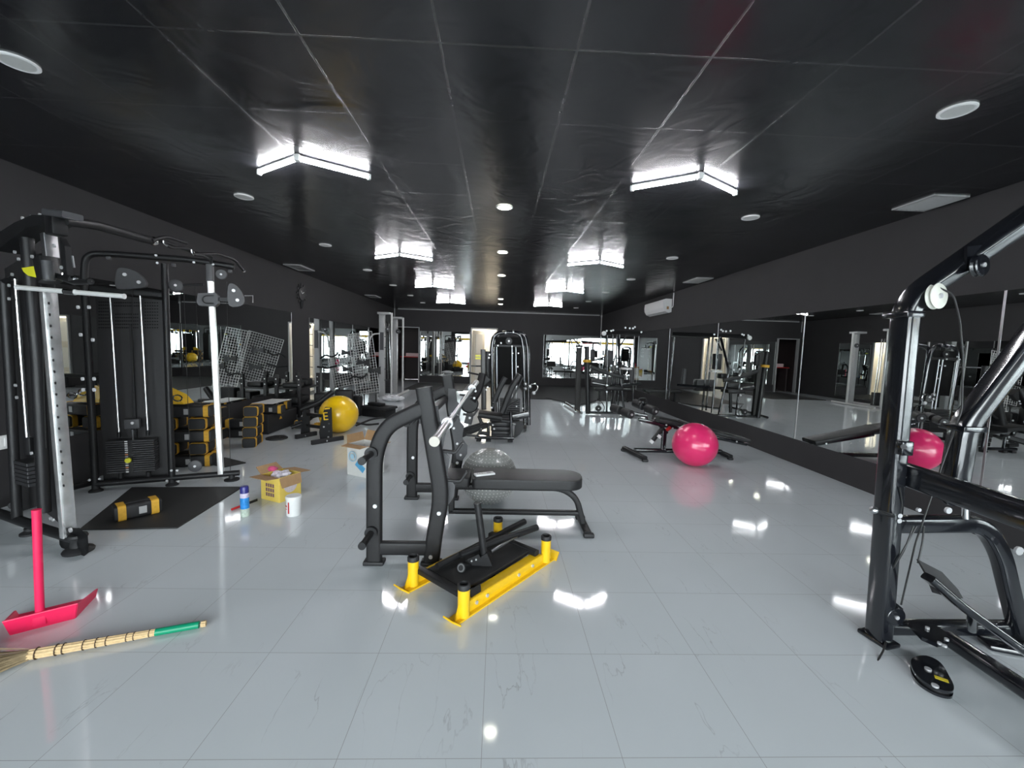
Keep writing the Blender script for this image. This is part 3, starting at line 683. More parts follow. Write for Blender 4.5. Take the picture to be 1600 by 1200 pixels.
# rubber mat and sandbag
P = [fl(*p) for p in ((124, 829), (277, 826), (379, 762), (206, 763))]
b = MB(); b.prism([p+V((0, 0, .006)) for p in P], .011, (0, 0, 1)); solo('rubber_mat', b, mat('speckled_rubber', (.022, .022, .022), .62, noise=.5, nscale=400), 'large black rubber floor mat between the arms of the cable machine', 'floor mat')
def sandbag(name, a, b_, r, label, group, z=0.0, sq=.85):
    """black canvas power bag with yellow end bands and handles"""
    a, b_ = V(a), V(b_); d = (b_-a).normalized(); sd = V((-d.y, d.x, 0)); c = (a+b_)/2
    t = thing(name, label, 'sandbag', (c.x, c.y, z), group)
    h = r*2*sq; zc = z+h/2; a = V((a.x, a.y, zc)); b_ = V((b_.x, b_.y, zc)); c = (a+b_)/2; Ln = (b_-a).length
    b = MB(); b.sweep([a, a+d*.012, c, b_-d*.012, b_], rrect(r*2, h, r*.32, 5), side=sd, scale=lambda k: .93 if k in (0, 1) else 1); b.build('bag_body', RUB, t, angle=40)
    for s, e in ((1, a), (-1, b_)):
        p = e+d*s*.02; MB().sweep([p, p+d*s*.05], rrect(r*2+.008, h+.008, r*.32, 5), side=sd, cap=True).build('end_band', TAPE, t)
    hp = MB(); hp.beam([c-d*.09+sd*0+V((0, 0, h/2)), c-d*.05+V((0, 0, h/2+.004)), c+d*.05+V((0, 0, h/2+.004)), c+d*.09+V((0, 0, h/2))], .03, .006, sd, rad=.02); hp.build('grab_handle', RUB, t)
    MB().box(c-sd*(r+.002)+d*Ln*.08, (.05, .004, h*.5), rot=math.atan2(d.y, d.x)).build('label_patch', LGREY, t)
    return t
a, b_ = fl(172, 818), fl(245, 802); sandbag('sandbag', a+V((0, .03, 0)), b_+V((0, .04, 0)), .07, 'black sandbag with yellow end bands lying alone on the rubber mat', 'sandbags', z=.014)
# ================================================================== near right: gloss black plate loaded machine
t = thing('pulldown_machine', 'tall gloss black cable machine frame cut by the right edge of the photo', 'gym machine', (2.1, 2.0, 0))
def X2(px, py): return atx(px, py, 2.06)
UY = 2.0
pb = fl(1372, 1000); pb.z = .02; ptop = at(1417, 470, UY+.01)
boomend = atx(1640, 316, 2.45)
f = MB(); f.beam([pb, at(1392, 740, UY), ptop, boomend+V((.0, 0, 0))], .075, .108, (1, .0, 0), rad=.1, r=.018); f.build('main_upright', GLOSS, t)
be = boomend+(boomend-ptop).normalized()*.32; bp_ = V((max(be.x, 2.75), be.y-.05, .02))
MB().beam([boomend-(boomend-ptop)*.02, be, V((be.x+.12, be.y-.05, be.z+.03)), V((be.x+.2, be.y-.08, be.z-.2)), V((be.x+.2, be.y-.08, .02))], .07, .1, (0, 1, 0), rad=.1, r=.018).build('rear_upright', GLOSS, t)
MB().box((pb.x+.0, pb.y, .012), (.1, .15, .024), rot=R(12), bevel=.008).build('foot_plate', GLOSS, t)
# collar ring at the bend
MB().box(at(1411, 492, UY+.01), (.09, .135, .03), bevel=.004).build('weld_collar', GLOSS, t)
# base along x, then rail toward the camera
b1 = fl(1388, 993, .05); f = MB(); f.beam([V((b1.x, 2.06, .05)), V((3.3, 2.06, .05))], .07, .06, (0, 0, 1), r=.014); f.build('base_crossbar', GLOSS, t)
r0_ = fl(1478, 995, .06); r1_ = fl(1640, 1103, .06)
MB().beam([r0_, r1_], .06, .075, (0, 0, 1), r=.014).build('base_rail', GLOSS, t)
q = fl(1590, 1018, .0); MB().box((q.x, q.y, .015), (.28, .1, .03), rot=R(-20), bevel=.01).build('foot_plate', GLOSS, t)
# mid height beam toward the camera at hip height
h0, h1 = atx(1398, 735, 2.09), atx(1650, 822, 2.09)
MB().beam([h0, h1, h1+(h1-h0)*.3], .06, .115, (1, 0, 0), r=.016).build('side_beam', GLOSS, t)
hq = h1+(h1-h0)*.27; MB().beam([hq-V((0, 0, .03)), V((hq.x, hq.y, .02))], .07, .07, (1, 0, 0), r=.016).build('front_leg', GLOSS, t)
# second upright with its own bend, right of and behind the beam
p0, p1, p2 = at(1490, 760, 1.95), at(1506, 665, 1.95), at(1640, 490, 1.9)
MB().beam([p0, p1, p2, V((be.x+.16, p2.y, be.z-.12)), V((be.x+.18, be.y+.02, be.z-.12))], .1, .082, (.2, .98, 0.01), rad=.06, r=.018).build('bent_arm', GLOSS, t)
MB().box(at(1504, 668, 1.95), (.12, .12, .028), bevel=.004).build('weld_collar', GLOSS, t)
# lower beam and curved leg
YL_ = 2.04
MB().beam([at(1390, 819, YL_), at(1535, 818, YL_), at(1562, 860, YL_), at(1580, 935, YL_), at(1596, 1000, YL_)], .06, .085, (0, 1, 0), rad=.1, r=.014).build('curved_leg', GLOSS, t)
MB().beam([at(1395, 822, YL_), at(1515, 822, YL_)], .05, .045, (0, 1, 0), r=.01).build('spacer_bar', GLOSS, t)
# small parts on the lower beam
for px, py, r_ in ((1409, 745, .014), (1404, 805, .012), (1403, 813, .012), (1434, 796, .01), (1480, 797, .016), (1522, 796, .012), (1529, 797, .012), (1590, 860, .022)):
    MB().bolt(at(px, py, 1.96), (0, -1, 0), r_, .01).build('bolt', BOLT, t)
MB().cyl(at(1509, 770, 1.97), at(1509, 810, 1.97), .015, 16).build('guide_pin', CHROME, t)
MB().tube([at(1366, 798, 1.9), at(1395, 806, 1.95)], .01, 12).build('pop_pin', BLK2, t)
MB().sphere(at(1365, 797, 1.89), .018, 18, 12).build('pin_knob', STEEL, t)
MB().tube([at(1570, 792, 1.9), at(1588, 815, 1.88)], .007, 10).build('clip', CHROME, t)
MB().box(at(1413, 700, 1.93), (.06, .04, .07), bevel=.006).build('stop_block', GLOSS, t)
MB().cyl(at(1412, 698, 1.88), at(1416, 698, 1.94), .012, 14).build('stop_bolt', CHROME, t)
def wheel(c, n, r, wd, m, parent, name='pulley', label=None):
    n = V(n).normalized(); c = V(c)
    o = MB().lathe(c-n*wd/2, [(0, 0), (r*.9, 0), (r, wd*.12), (r, wd*.2), (r*.86, wd*.5), (r, wd*.8), (r, wd*.88), (r*.9, wd), (0, wd)], axis=n, n=32).build(name, m, parent)
    if label: o['label'] = label
    for s in (1, -1): MB().lathe(c+n*s*wd*.5, [(0, .006), (r*.16, .006), (r*.18, 0)] if s > 0 else [(0, -.006), (r*.16, -.006), (r*.18, 0)], axis=n, n=14).build('pulley_bolt', BOLT, o) if False else MB().cyl(c+n*s*wd*.5, c+n*s*(wd*.5+.006), r*.2, 14).build('hub_bolt', BOLT, o)
    return o
c = at(1463, 463, 1.93); wheel(c, (.25, -1, .05), .06, .03, mat('ivory_nylon', (.74, .74, .66), .35, noise=.04), t, label='ivory pulley under the bend')
MB().prism([c+V((-.02, .03, .07)), c+V((.045, .03, .05)), c+V((.03, .03, -.01)), c+V((-.03, .03, -.01))], .012, (0, 1, 0)).build('pulley_bracket', GLOSS, t)
c = at(1530, 415, 1.86); wheel(c, (.25, -1, .05), .05, .03, GLOSS, t)
MB().prism([c+V((-.04, .03, .09)), c+V((.04, .03, .1)), c+V((.03, .03, -.01)), c+V((-.03, .03, -.01))], .012, (0, 1, 0)).build('pulley_bracket', GLOSS, t)
c = at(1397, 962, 1.98); wheel(c, (0, -1, 0), .05, .03, GLOSS, t)
MB().prism([c+V((-.05, .02, .04)), c+V((0, .02, .075)), c+V((.06, .02, .03)), c+V((.07, .02, -.06)), c+V((-.05, .02, -.06))], .012, (0, 1, 0)).build('pulley_bracket', GLOSS, t)
c = at(1487, 778, 2.0); wheel(c, (0, -1, 0), .04, .03, GLOSS, t)
c = fl(1455, 1000, .06); pc = MB(); pc.prism([fl(1418, 975, .1), fl(1452, 972, .1), fl(1478, 990, .1), fl(1482, 1003, .1), fl(1465, 1009, .1), fl(1440, 998, .1)], .018, (0, 0, 1)); pc.build('pulley_cover', GLOSS, t)
for px, py in ((1449, 982), (1468, 1006), (1476, 1010), (1479, 1000)): MB().bolt(fl(px, py, .112), (0, 0, 1), .009).build('bolt', BOLT, t)
# foot paddle on its bar
MB().beam([at(1450, 902, 1.8), at(1500, 945, 1.78), at(1590, 1010, 1.72), at(1640, 1045, 1.7)], .06, .035, (0, 1, 0), rad=.05, r=.01).build('foot_bar', GLOSS, t)
P = [at(1433, 874, 1.86), at(1470, 893, 1.84), at(1495, 920, 1.82), at(1503, 934, 1.8), at(1492, 936, 1.8), at(1458, 926, 1.82), at(1448, 900, 1.84)]
n = (P[1]-P[0]).cross(P[5]-P[0]); MB().prism(P, .012, n).build('foot_paddle', RUB, t)
MB().tube([at(1519, 960, 1.78), at(1519, 983, 1.9)], .02, 14).build('bar_support', GLOSS, t)
# cables
CAB = mat('black_cable', (.02, .02, .02), .4, noise=.1)
for pts, rr in (([(1462, 447, 1.92), (1490, 460, 1.92), (1500, 500, 1.93), (1505, 560, 1.94), (1503, 640, 1.95), (1475, 718, 1.96), (1430, 850, 1.97), (1408, 945, 1.98)], .004),
            ([(1406, 762, 1.94), (1410, 790, 1.95), (1400, 830, 1.96), (1393, 880, 1.97), (1387, 900, 1.98), (1400, 880, 1.95), (1432, 822, 1.97)], .0035),
            ([(1444, 822, 1.95), (1441, 850, 1.95), (1434, 880, 1.93)], .004), ([(1427, 822, 1.96), (1413, 860, 1.96), (1392, 895, 1.98), (1385, 903, 1.99)], .0035),
            ([(1384, 1003, 1.97), (1381, 1015, 1.93), (1371, 1033, 1.88), (1370, 1041, 1.85)], .0045)):
    MB().tube([at(*p) for p in pts], rr, 8, rad=.03).build('cable', CAB, t)
# loose double pulley cover on the floor
t = thing('pulley_plate', 'loose gloss black rounded double plate lying on the floor at lower right', 'pulley plate', fl(1455, 1065))
P0 = [fl(*p) for p in ((1424, 1040), (1446, 1036), (1468, 1047), (1483, 1071), (1489, 1086), (1484, 1093), (1462, 1088), (1437, 1073), (1424, 1056))]
def smooth_loop(P, n=5):
    o = []; k = len(P)
    for i in range(k):
        p0_, p1_, p2_, p3_ = P[i-1], P[i], P[(i+1) % k], P[(i+2) % k]
        for j in range(n):
            u = j/n; o.append(.5*((2*p1_)+(-p0_+p2_)*u+(2*p0_-5*p1_+4*p2_-p3_)*u*u+(-p0_+3*p1_-3*p2_+p3_)*u**3))
    return o
P0 = smooth_loop(P0)
for z0, nm in ((.008, 'lower_plate'), (.034, 'upper_plate')):
    b = MB(); b.prism([V((p.x, p.y, z0)) for p in P0], .011, (0, 0, 1)); b.build(nm, GLOSS, t)
cc = sum(P0, V())/len(P0)
b = MB(); b.prism([V((cc.x+(p.x-cc.x)*.86, cc.y+(p.y-cc.y)*.86, .021)) for p in P0], .018, (0, 0, 1)); b.build('spacer', RUB, t)
for px, py in ((1450, 1046), (1461, 1072)): q = fl(px, py, .04); MB().cyl((q.x, q.y, .038), (q.x, q.y, .046), .013, 14).build('bolt', BOLT, t)
q = fl(1471, 1061, .04); MB().box((q.x, q.y, .0408), (.045, .022, .0015), rot=R(-38)).build('yellow_label', mat('yellow_sticker', (.75, .6, .03), .4), t)

# ================================================================== left: dual cable machine
t = thing('cable_machine', 'large black and chrome dual cable machine standing along the left wall', 'gym machine', (-3.4, 3.65, 0))
A_, B_ = (-3.86, 4.03), (-3.32, 4.24)                     # far wing plane
NA, NB = (-3.86, 3.28), (-2.9, 2.87)                      # near wing plane
def W2(px, py, off=0):
    n = V((B_[1]-A_[1], -(B_[0]-A_[0]), 0)).normalized()
    return pv(px, py, (A_[0]+n.x*off, A_[1]+n.y*off), (B_[0]+n.x*off, B_[1]+n.y*off))
def W1(px, py, off=0):
    n = V((NB[1]-NA[1], -(NB[0]-NA[0]), 0)).normalized()
    return pv(px, py, (NA[0]+n.x*off, NA[1]+n.y*off), (NB[0]+n.x*off, NB[1]+n.y*off))
n2 = V((B_[1]-A_[1], -(B_[0]-A_[0]), 0)).normalized()     # far wing normal (toward camera)
d2 = V((B_[0]-A_[0], B_[1]-A_[1], 0)).normalized()
n1 = V((NB[1]-NA[1], -(NB[0]-NA[0]), 0)).normalized(); d1 = V((NB[0]-NA[0], NB[1]-NA[1], 0)).normalized()
# -- far wing frame
f = MB(); f.tube([W2(150, 766), W2(143, 640), W2(131, 430), W2(134, 396), W2(175, 397), W2(300, 406), W2(366, 417)], .029, 18, rad=.13); f.build('frame_tube', BLK2, t)
MB().tube([W2(269, 753), W2(263, 590), W2(257, 412)], .029, 18).build('frame_tube', BLK2, t)
for px, py in ((150, 766), (269, 753)):
    q = W2(px, py); MB().lathe((q.x, q.y, 0), [(0, 0), (.055, 0), (.055, .012), (.03, .03), (.03, .06), (0, .06)]).build('foot', RUB, t)
bz = W2(300, 741); MB().tube([V((W2(150, 755).x, W2(150, 755).y, .075)), V((W2(269, 745).x, W2(269, 745).y, .075)), V((W2(374, 730).x, W2(374, 730).y, .075))], .03, 18).build('base_tube', BLK2, t)
q = W2(362, 738); MB().lathe((q.x, q.y, 0), [(0, 0), (.07, 0), (.072, .014), (.03, .022), (.028, .06), (0, .06)], n=30).build('leveling_foot', RUB, t)
c0 = W2(345, 729); c1 = W2(328, 418); c0.z = .08
MB().sweep([c0, c1], rrect(.05, .065, .006, 2), side=d2).build('adjustment_post', mat('bright_chrome_post', (.9, .89, .88), .3, metal=.75, noise=.05), t)
MB().sweep([c1+V((0, 0, -.14)), c1+V((0, 0, .03))], rrect(.056, .07, .006, 2), side=d2).build('post_cap', GREY, t)
MB().prism([W2(311, 459, .05), W2(338, 458, .05), W2(342, 462, .05), W2(342, 475, .05), W2(338, 479, .05), W2(313, 478, .05), W2(309, 473, .05)], .09, n2).build('carriage', GREY, t)
MB().tube([W2(334, 462, .11), W2(320, 462, .11), W2(315, 468, .11), W2(320, 474, .11), W2(334, 474, .11)], .005, 8, rad=.02).build('carriage_handle', BLK2, t)
P = [W2(357, 447, .04), W2(366, 444, .04), W2(377, 455, .04), W2(382, 470, .04), W2(376, 478, .04), W2(358, 477, .04)]
MB().prism(smooth_loop(P, 3), .035, n2).build('pulley_housing', GREY, t)
for px, py in ((365, 454), (371, 469)): MB().bolt(W2(px, py, .06), n2, .016, .008).build('bolt', BOLT, t)
MB().box(W2(350, 468, .04), (.09, .03, .035), rot=math.atan2(d2.y, d2.x)).build('carriage_arm', BLK2, t)
MB().tube([W2(382, 462, .04), W2(395, 462, .04), W2(395, 473, .04)], .006, 8).build('cable_hook', STEEL, t)
# -- shroud, header, guide rods, stack
def perf(name):
    m, N, L, b = node_mat(name)
    b.inputs['Base Color'].default_value = (.022, .022, .024, 1); b.inputs['Roughness'].default_value = .5
    return m
sh = MB(); P = [W2(149, 458, -.12), W2(262, 470, -.12), W2(270, 742, -.12), W2(162, 752, -.12)]
sh.prism(P, .006, n2)
sh.build('shroud_panel', mat('shroud_grey_black', (.024, .023, .024), .55, noise=.15, nscale=40), t)
dots = MB()
for (xa, xb, ya, yb) in ((155, 172, 472, 512), (179, 217, 473, 478), (181, 215, 491, 512), (227, 246, 473, 512)):
    nx, ny = int((xb-xa)/3.4)+1, int((yb-ya)/4.6)+1
    for i in range(nx):
        for j in range(ny):
            q = W2(xa+(xb-xa)*i/max(1, nx-1), ya+(yb-ya)*j/max(1, ny-1), -.115); dots.box(q, (.011, .002, .011), rot=math.atan2(d2.y, d2.x))
o = dots.build('perforation', mat('hole_black', (.003, .003, .003), .9), t); o['kind'] = 'stuff'
MB().beam([W2(140, 450, -.04), W2(262, 462, -.04)], .05, .06, n2).build('header_bar', BLK2, t)
MB().box(W2(209, 610, -.1), (.02, .02, 1.3), rot=math.atan2(d2.y, d2.x)).build('shroud_rib', BLK2, t)
for (xa, ya, xb, yb) in ((172, 462, 186, 677), (219, 459, 231, 674)):
    MB().cyl(W2(xa, ya, -.03), W2(xb, yb, -.03), .012, 16).build('guide_rod', CHROME, t)
    MB().cyl(W2(xb, yb-2, -.03), W2(xb, yb+6, -.03), .016, 14).build('rod_collar', BLK2, t)
PL = mat('weight_plate_iron', (.03, .03, .032), .45, noise=.2)
zt, zb = W2(208, 686, -.03).z, W2(208, 736, -.03).z; nP = 15; ctr = W2(208, 710, -.03); wdt = (W2(245, 710, -.03)-W2(170, 710, -.03)).length
for i in range(nP):
    z = zb+(zt-zb)*(i+.5)/nP
    MB().box((ctr.x, ctr.y, z), (wdt, .11, (zt-zb)/nP*.84), rot=math.atan2(d2.y, d2.x), bevel=.003, seg=1).build('weight_plate', PL, t)
for i in range(nP):
    z = zb+(zt-zb)*(i+.5)/nP; q = V((ctr.x, ctr.y, z))+n2*.057-d2*.03
    MB().box(q, (.022, .003, (zt-zb)/nP*.55), rot=math.atan2(d2.y, d2.x)).build('number_label', [WHITE, LGREY, mat('orange_label', (.6, .25, .12), .5)][i % 3 if i < 9 else 0], t)
MB().box(V((ctr.x, ctr.y, (zt+zb)/2))+n2*.056, (.035, .002, zt-zb), rot=math.atan2(d2.y, d2.x)).build('stack_slot', BLK2, t)
q = V((ctr.x, ctr.y, W2(208, 716, 0).z))+n2*.056; MB().cyl(q, q+n2*.05, .008, 10).build('selector_pin', STEEL, t); MB().cyl(q+n2*.045, q+n2*.065, .024, 20).build('pin_knob', mat('neon_yellow_plastic', (.78, .75, .03), .35), t)
MB().box(W2(207, 662, .0), (.12, .05, .095), rot=math.atan2(d2.y, d2.x), bevel=.008).build('pulley_block', GREY, t)
MB().bolt(W2(207, 661, .03), n2, .014).build('bolt', BOLT, t); MB().cyl(W2(207, 671, -.01), W2(208, 686, -.03), .012, 12).build('lift_rod', STEEL, t)
for px in (189, 232): MB().cyl(W2(px, 737, -.03), W2(px, 748, -.03), .02, 14).build('rubber_bumper', RUB, t)
# pulley plates at the top
MB().prism(smooth_loop([W2(184, 424, .02), W2(194, 419, .02), W2(214, 425, .02), W2(228, 438, .02), W2(228, 448, .02), W2(214, 451, .02), W2(184, 451, .02)], 4), .05, n2).build('pulley_housing', GREY, t)
for px, py in ((195, 429), (217, 441)): MB().bolt(W2(px, py, .05), n2, .016).build('bolt', BOLT, t)
for px, py, r_ in ((275, 446, .058), (346, 429, .05), (305, 728, .06)):
    wheel(W2(px, py, .0), n2, r_, .03, GREY, t)
MB().tube([W2(275, 446), W2(300, 445), W2(318, 445)], .012, 10).build('pulley_spacer', BLK2, t)
for px, py in ((170, 403), (271, 414), (360, 424)): MB().box(W2(px, py, .0), (.035, .03, .03), rot=math.atan2(d2.y, d2.x), bevel=.004).build('rubber_stop', GREY, t)
for px, py in ((244, 399), (246, 411), (303, 410), (333, 413), (13+0+255, 0+735), (277, 735), (261, 751), (279, 752), (140, 750), (156, 748)): MB().bolt(W2(px, py, .03), n2, .011).build('bolt', BOLT, t)
for a_, b2_ in (((207, 450), (207, 652)), ((287, 448), (297, 720)), ((354, 440), (360, 735)), ((305, 446), (315, 640))):
    MB().tube([W2(*a_, .0), W2(*b2_, .0)], .003, 6).build('cable', CAB, t)
# -- near wing
MB().sweep([V((W1(107, 836).x, W1(107, 836).y, .085)), W1(75, 452)], rrect(.055, .075, .006, 2), side=d1).build('adjustment_post', mat('mottled_chrome_post', (.72, .72, .72), .25, metal=.8, noise=.45, nscale=14), t)
MB().sweep([W1(80, 402), W1(76, 366)], rrect(.05, .07, .006, 2), side=d1).build('post_head', STEEL, t)
holes = MB()
for k in range(17):
    u = (k+.5)/17; q = W1(88+(112-88)*u, 466+(765-466)*u, .0)+n1*.036
    holes.cyl(q, q+n1*.004, .009, 10)
o = holes.build('pin_holes', mat('hole_black', (.003, .003, .003), .9), t)
for a_, m_, b2_, r_ in (((70, 800), (58, 560), (42, 372), .036), ((27, 812), (16, 600), (6, 440), .03)):
    MB().tube([W1(*a_), W1(*m_), W1(*b2_)], r_, 18).build('frame_tube', BLK2, t)
sp = MB(); sp.prism([W1(47, 400, -.09), W1(83, 392, -.09), W1(103, 825, -.09), W1(72, 800, -.09)], .006, n1); sp.build('shroud_panel', MATS['shroud_grey_black'], t)
sp = MB(); sp.prism([W1(8, 420, -.1), W1(40, 400, -.1), W1(62, 790, -.1), W1(30, 800, -.1)], .006, n1); sp.build('shroud_panel', MATS['shroud_grey_black'], t)
MB().cyl(W1(24, 436, .0), W1(43, 690, .0), .013, 16).build('guide_rod', CHROME, t)
MB().box(W1(46, 697), (.05, .04, .13), bevel=.008).build('rod_end_block', BLK2, t)
for k in range(6): MB().box(W1(48, 722, -.02)+V((0, 0, -.03*k)), (.2, .11, .026), rot=math.atan2(d1.y, d1.x), bevel=.003, seg=1).build('weight_plate', PL, t)
MB().tube([W1(-30, 455), W1(20, 435)], .02, 12).build('frame_tube', BLK2, t)
MB().tube([V((W1(-20, 800).x, W1(-20, 800).y, .075)), V((W1(70, 820).x, W1(70, 820).y, .075)), V((W1(122, 845).x, W1(122, 845).y, .085))], .034, 18).build('base_tube', BLK2, t)
q = W1(122, 848); MB().lathe((q.x, q.y, 0), [(0, 0), (.082, 0), (.085, .012), (.078, .022), (.045, .04), (.04, .08), (.055, .11), (.05, .125), (0, .125)], n=34).build('leveling_foot', RUB, t)
q = W1(47, 815); MB().lathe((q.x, q.y, 0), [(0, 0), (.06, 0), (.06, .014), (.035, .03), (.035, .05), (0, .05)]).build('leveling_foot', RUB, t)
MB().prism([W1(92, 838, .02), W1(125, 838, .02), W1(138, 850, .02), W1(128, 858, .02), W1(100, 852, .02)], .12, V((0, 0, 1))).build('foot_bracket', BLK2, t)
MB().bolt(W1(111, 828, .03), n1, .016).build('bolt', BOLT, t)
# carriage on the near post
MB().sweep([W1(71, 405, .03), W1(79, 440, .03)], rrect(.1, .1, .02), side=d1).build('carriage', BLK2, t)
MB().cyl(W1(74, 408, .1), W1(77, 438, .1), .028, 18).build('carriage_sleeve', GREY, t)
MB().prism([W1(37, 419, .05), W1(58, 416, .05), W1(62, 425, .05), W1(59, 426, .05), W1(63, 435, .05), W1(47, 431, .05), W1(40, 425, .05)], .02, n1).build('yellow_tag', mat('neon_yellow_plastic', (.78, .75, .03), .35), t)
for px, py, r_, m_ in ((115, 437, .03, CHROME), (139, 439, .022, CHROME), (98, 436, .018, CHROME)):
    q = W1(px, py, .05); MB().sphere(q, r_, 20, 14, (1, .6, .8)).build('chrome_fitting', m_, t)
MB().tube([W1(86, 430, .05), W1(116, 441, .05), W1(142, 440, .05)], .018, 12).build('carriage_arm', BLK2, t)
for px, py in ((36, 341), (50, 339), (63, 336), (82, 358), (86, 384), (97, 418), (24, 394), (30, 405), (51, 401), (20, 429), (15, 446), (15, 467), (97, 434), (25, 602), (27, 621), (50, 708), (80, 810), (84, 812), (123, 480), (140, 480), (127, 523), (146, 531), (130, 592), (148, 592), (131, 609), (148, 609)):
    MB().bolt(W1(px, py, .045), n1, .011).build('bolt', BOLT, t)
# top of the near wing
tp = MB(); tp.prism([W1(10, 372), W1(42, 352), W1(70, 340), W1(92, 340), (W1(92, 352)), W1(60, 360), W1(44, 372), W1(14, 395)], .12, n1); tp.build('top_plate', BLK2, t)
MB().beam([W1(82, 334, .02), W1(114, 338, .02)], .1, .04, n1).build('top_block', GREY, t)
MB().box(W1(88, 352, .02), (.1, .08, .13), rot=math.atan2(d1.y, d1.x), bevel=.01).build('pulley_housing', BLK2, t)
MB().prism([W1(98, 372, .03), W1(106, 385, .03), W1(110, 430, .03), W1(104, 440, .03), W1(100, 400, .03)], .03, n1).build('swivel_arm', BLK2, t)
MB().tube([W1(113, 400, .03), W1(116, 418, .03)], .006, 8).build('cable_end', STEEL, t)
MB().tube([W1(64, 445, .02), W1(72, 700, .02)], .003, 6).build('cable', CAB, t)
# crossbar between the wings and the pull up grips
cA = W1(100, 345); cB = pv(236, 376, (cA.x, cA.y), (cA.x+.03, cA.y+1))
MB().tube([cA, pv(150, 352, (cA.x, cA.y), (cA.x+.03, cA.y+1)), cB], .03, 18).build('top_crossbar', BLK2, t)
MB().lathe(cB, [(0, 0), (.03, .002), (.036, .02), (.03, .04), (0, .045)], axis=(cB-cA).normalized()).build('bar_end_cap', CHROME, t)
def CR(px, py, k=0): return pv(px, py, (cA.x+k, cA.y), (cA.x+.03+k, cA.y+1))
MB().tube([CR(232, 374), CR(258, 378), CR(300, 394), CR(330, 400), W2(330, 412)], .014, 12, rad=.05).build('top_link', BLK2, t)
for pts in ([(238, 376), (258, 369), (278, 375), (292, 380)], [(254, 378), (266, 387), (290, 387), (300, 393)], [(303, 397), (338, 396), (366, 405), (380, 423)], [(300, 392), (303, 398), (318, 399), (325, 405)]):
    MB().tube([CR(*p, .03) for p in pts], .013, 14, rad=.06).build('pull_up_grip', BLK2, t)
for pts in ([(255, 376), (256, 381), (261, 384)], [(299, 390), (300, 396), (303, 398)]): MB().tube([CR(*p, .045) for p in pts], .008, 10, rad=.02).build('grip_band', CHROME, t)
MB().sphere(CR(381, 423, .03), .018, 16, 10).build('grip_end', CHROME, t)
MB().tube([W2(150, 752, -.12), V((-3.95, 3.65, .1)), W1(20, 790, -.05)], .03, 14, rad=.1).build('rear_base_tube', BLK2, t)
# straight bar hooked across
a, b_ = at(27, 449, 2.82), at(194, 463, 2.84)
t = thing('lat_bar', 'straight chrome pull bar hung level across the near post of the cable machine', 'pull bar', ((a.x+b_.x)/2, 3.0, a.z-.02))
MB().cyl(a, b_, .0155, 18).build('bar', mat('satin_chrome', (.8, .8, .78), .38, metal=.35), t)
m1 = (a+b_)/2; MB().cyl(m1-(b_-a)*.06, m1+(b_-a)*.04, .02, 18).build('centre_sleeve', CHROME, t)
for s, e in ((-1, a), (1, b_)): MB().cyl(e-(b_-a).normalized()*.002, e+(b_-a).normalized()*.002, .0175, 16).build('end_cap', WHITE, t)
# ================================================================== far rubber mats
FM = MATS['speckled_rubber']
solo('rubber_mat', MB().box((2.5, 14.6, .008), (3.3, 4.6, .014)), FM, 'wide black rubber mat covering the back right corner of the floor', 'floor mat')
P = [fl(*p) for p in ((853, 623), (905, 634), (932, 628), (888, 618))]
solo('rubber_mat', MB().prism([V((p.x, p.y, .023)) for p in P], .012, (0, 0, 1)), FM, 'loose black rubber mat lying askew in front of the wide back mat', 'floor mat')
solo('rubber_mat', MB().box((-2.2, 15.4, .008), (2.0, 2.6, .014)), FM, 'black rubber mat below the back wall mirror beside the doorway', 'floor mat')
P = [fl(*p) for p in ((384, 724), (352, 716), (337, 719), (334, 727), (350, 731))]
solo('rubber_mat', MB().prism([V((p.x, p.y, .007)) for p in P], .012, (0, 0, 1)), FM, 'pointed corner of a black rubber mat beyond the far foot of the cable machine', 'floor mat')

# ================================================================== adjustable bench (right)
t = thing('adjustable_bench', 'black adjustable decline bench with foam leg rollers behind the pink ball', 'weight bench', (2.6, 5.95, 0))
Y0 = 5.95
def Q(px, py, Y=None): return at(px, py, Y0 if Y is None else Y)
lf, rf = fl(991, 709), fl(1128, 712)
MB().beam([V((lf.x, Y0, .055)), V((3.36, Y0, .055))], .06, .06, (0, 1, 0), r=.014).build('base_beam', GLOSS, t)
a, b_ = fl(975, 700, .05), fl(1008, 716, .05); MB().beam([a, b_], .06, .07, (0, 0, 1), r=.02).build('front_foot', BLK2, t)
for p in (a, b_): MB().box((p.x, p.y, .02), (.08, .06, .038), bevel=.01).build('foot_cap', RUB, t)
MB().beam([V((3.36, 5.7, .045)), V((3.36, 6.2, .045))], .06, .06, (0, 0, 1), r=.014).build('rear_foot', BLK2, t)
for y in (5.71, 6.19): MB().box((3.36, y, .018), (.07, .06, .034), bevel=.01).build('foot_cap', RUB, t)
MB().beam([V((Q(1036, 700).x, Y0, .07)), Q(1038, 672)], .06, .07, (0, 1, 0), r=.014).build('post', GLOSS, t)
MB().beam([Q(1022, 655), Q(1042, 677)], .05, .05, (0, 1, 0), r=.01).build('strut', GLOSS, t)
MB().beam([Q(998, 655), Q(1035, 664), Q(1066, 669)], .06, .06, (0, 1, 0), r=.014).build('seat_beam', GLOSS, t)
MB().beam([Q(1064, 672), Q(1120, 684), Q(1166, 694)], .05, .05, (0, 1, 0), r=.014).build('back_beam', GLOSS, t)
pd = MB(); pd.sweep([Q(1024, 654), Q(1062, 662)], rrect(.28, .07, .02), side=(0, 1, 0)); pd.build('seat_pad', PAD, t)
pd = MB(); pd.sweep([Q(1065, 661), Q(1070, 663), Q(1124, 677), Q(1164, 687)], rrect(.28, .06, .02), side=(0, 1, 0)); pd.build('back_pad', PAD, t)
MB().beam([Q(1036, 668), Q(1020, 688)], .05, .055, (0, 1, 0), r=.008).build('angle_sector', BLK2, t)
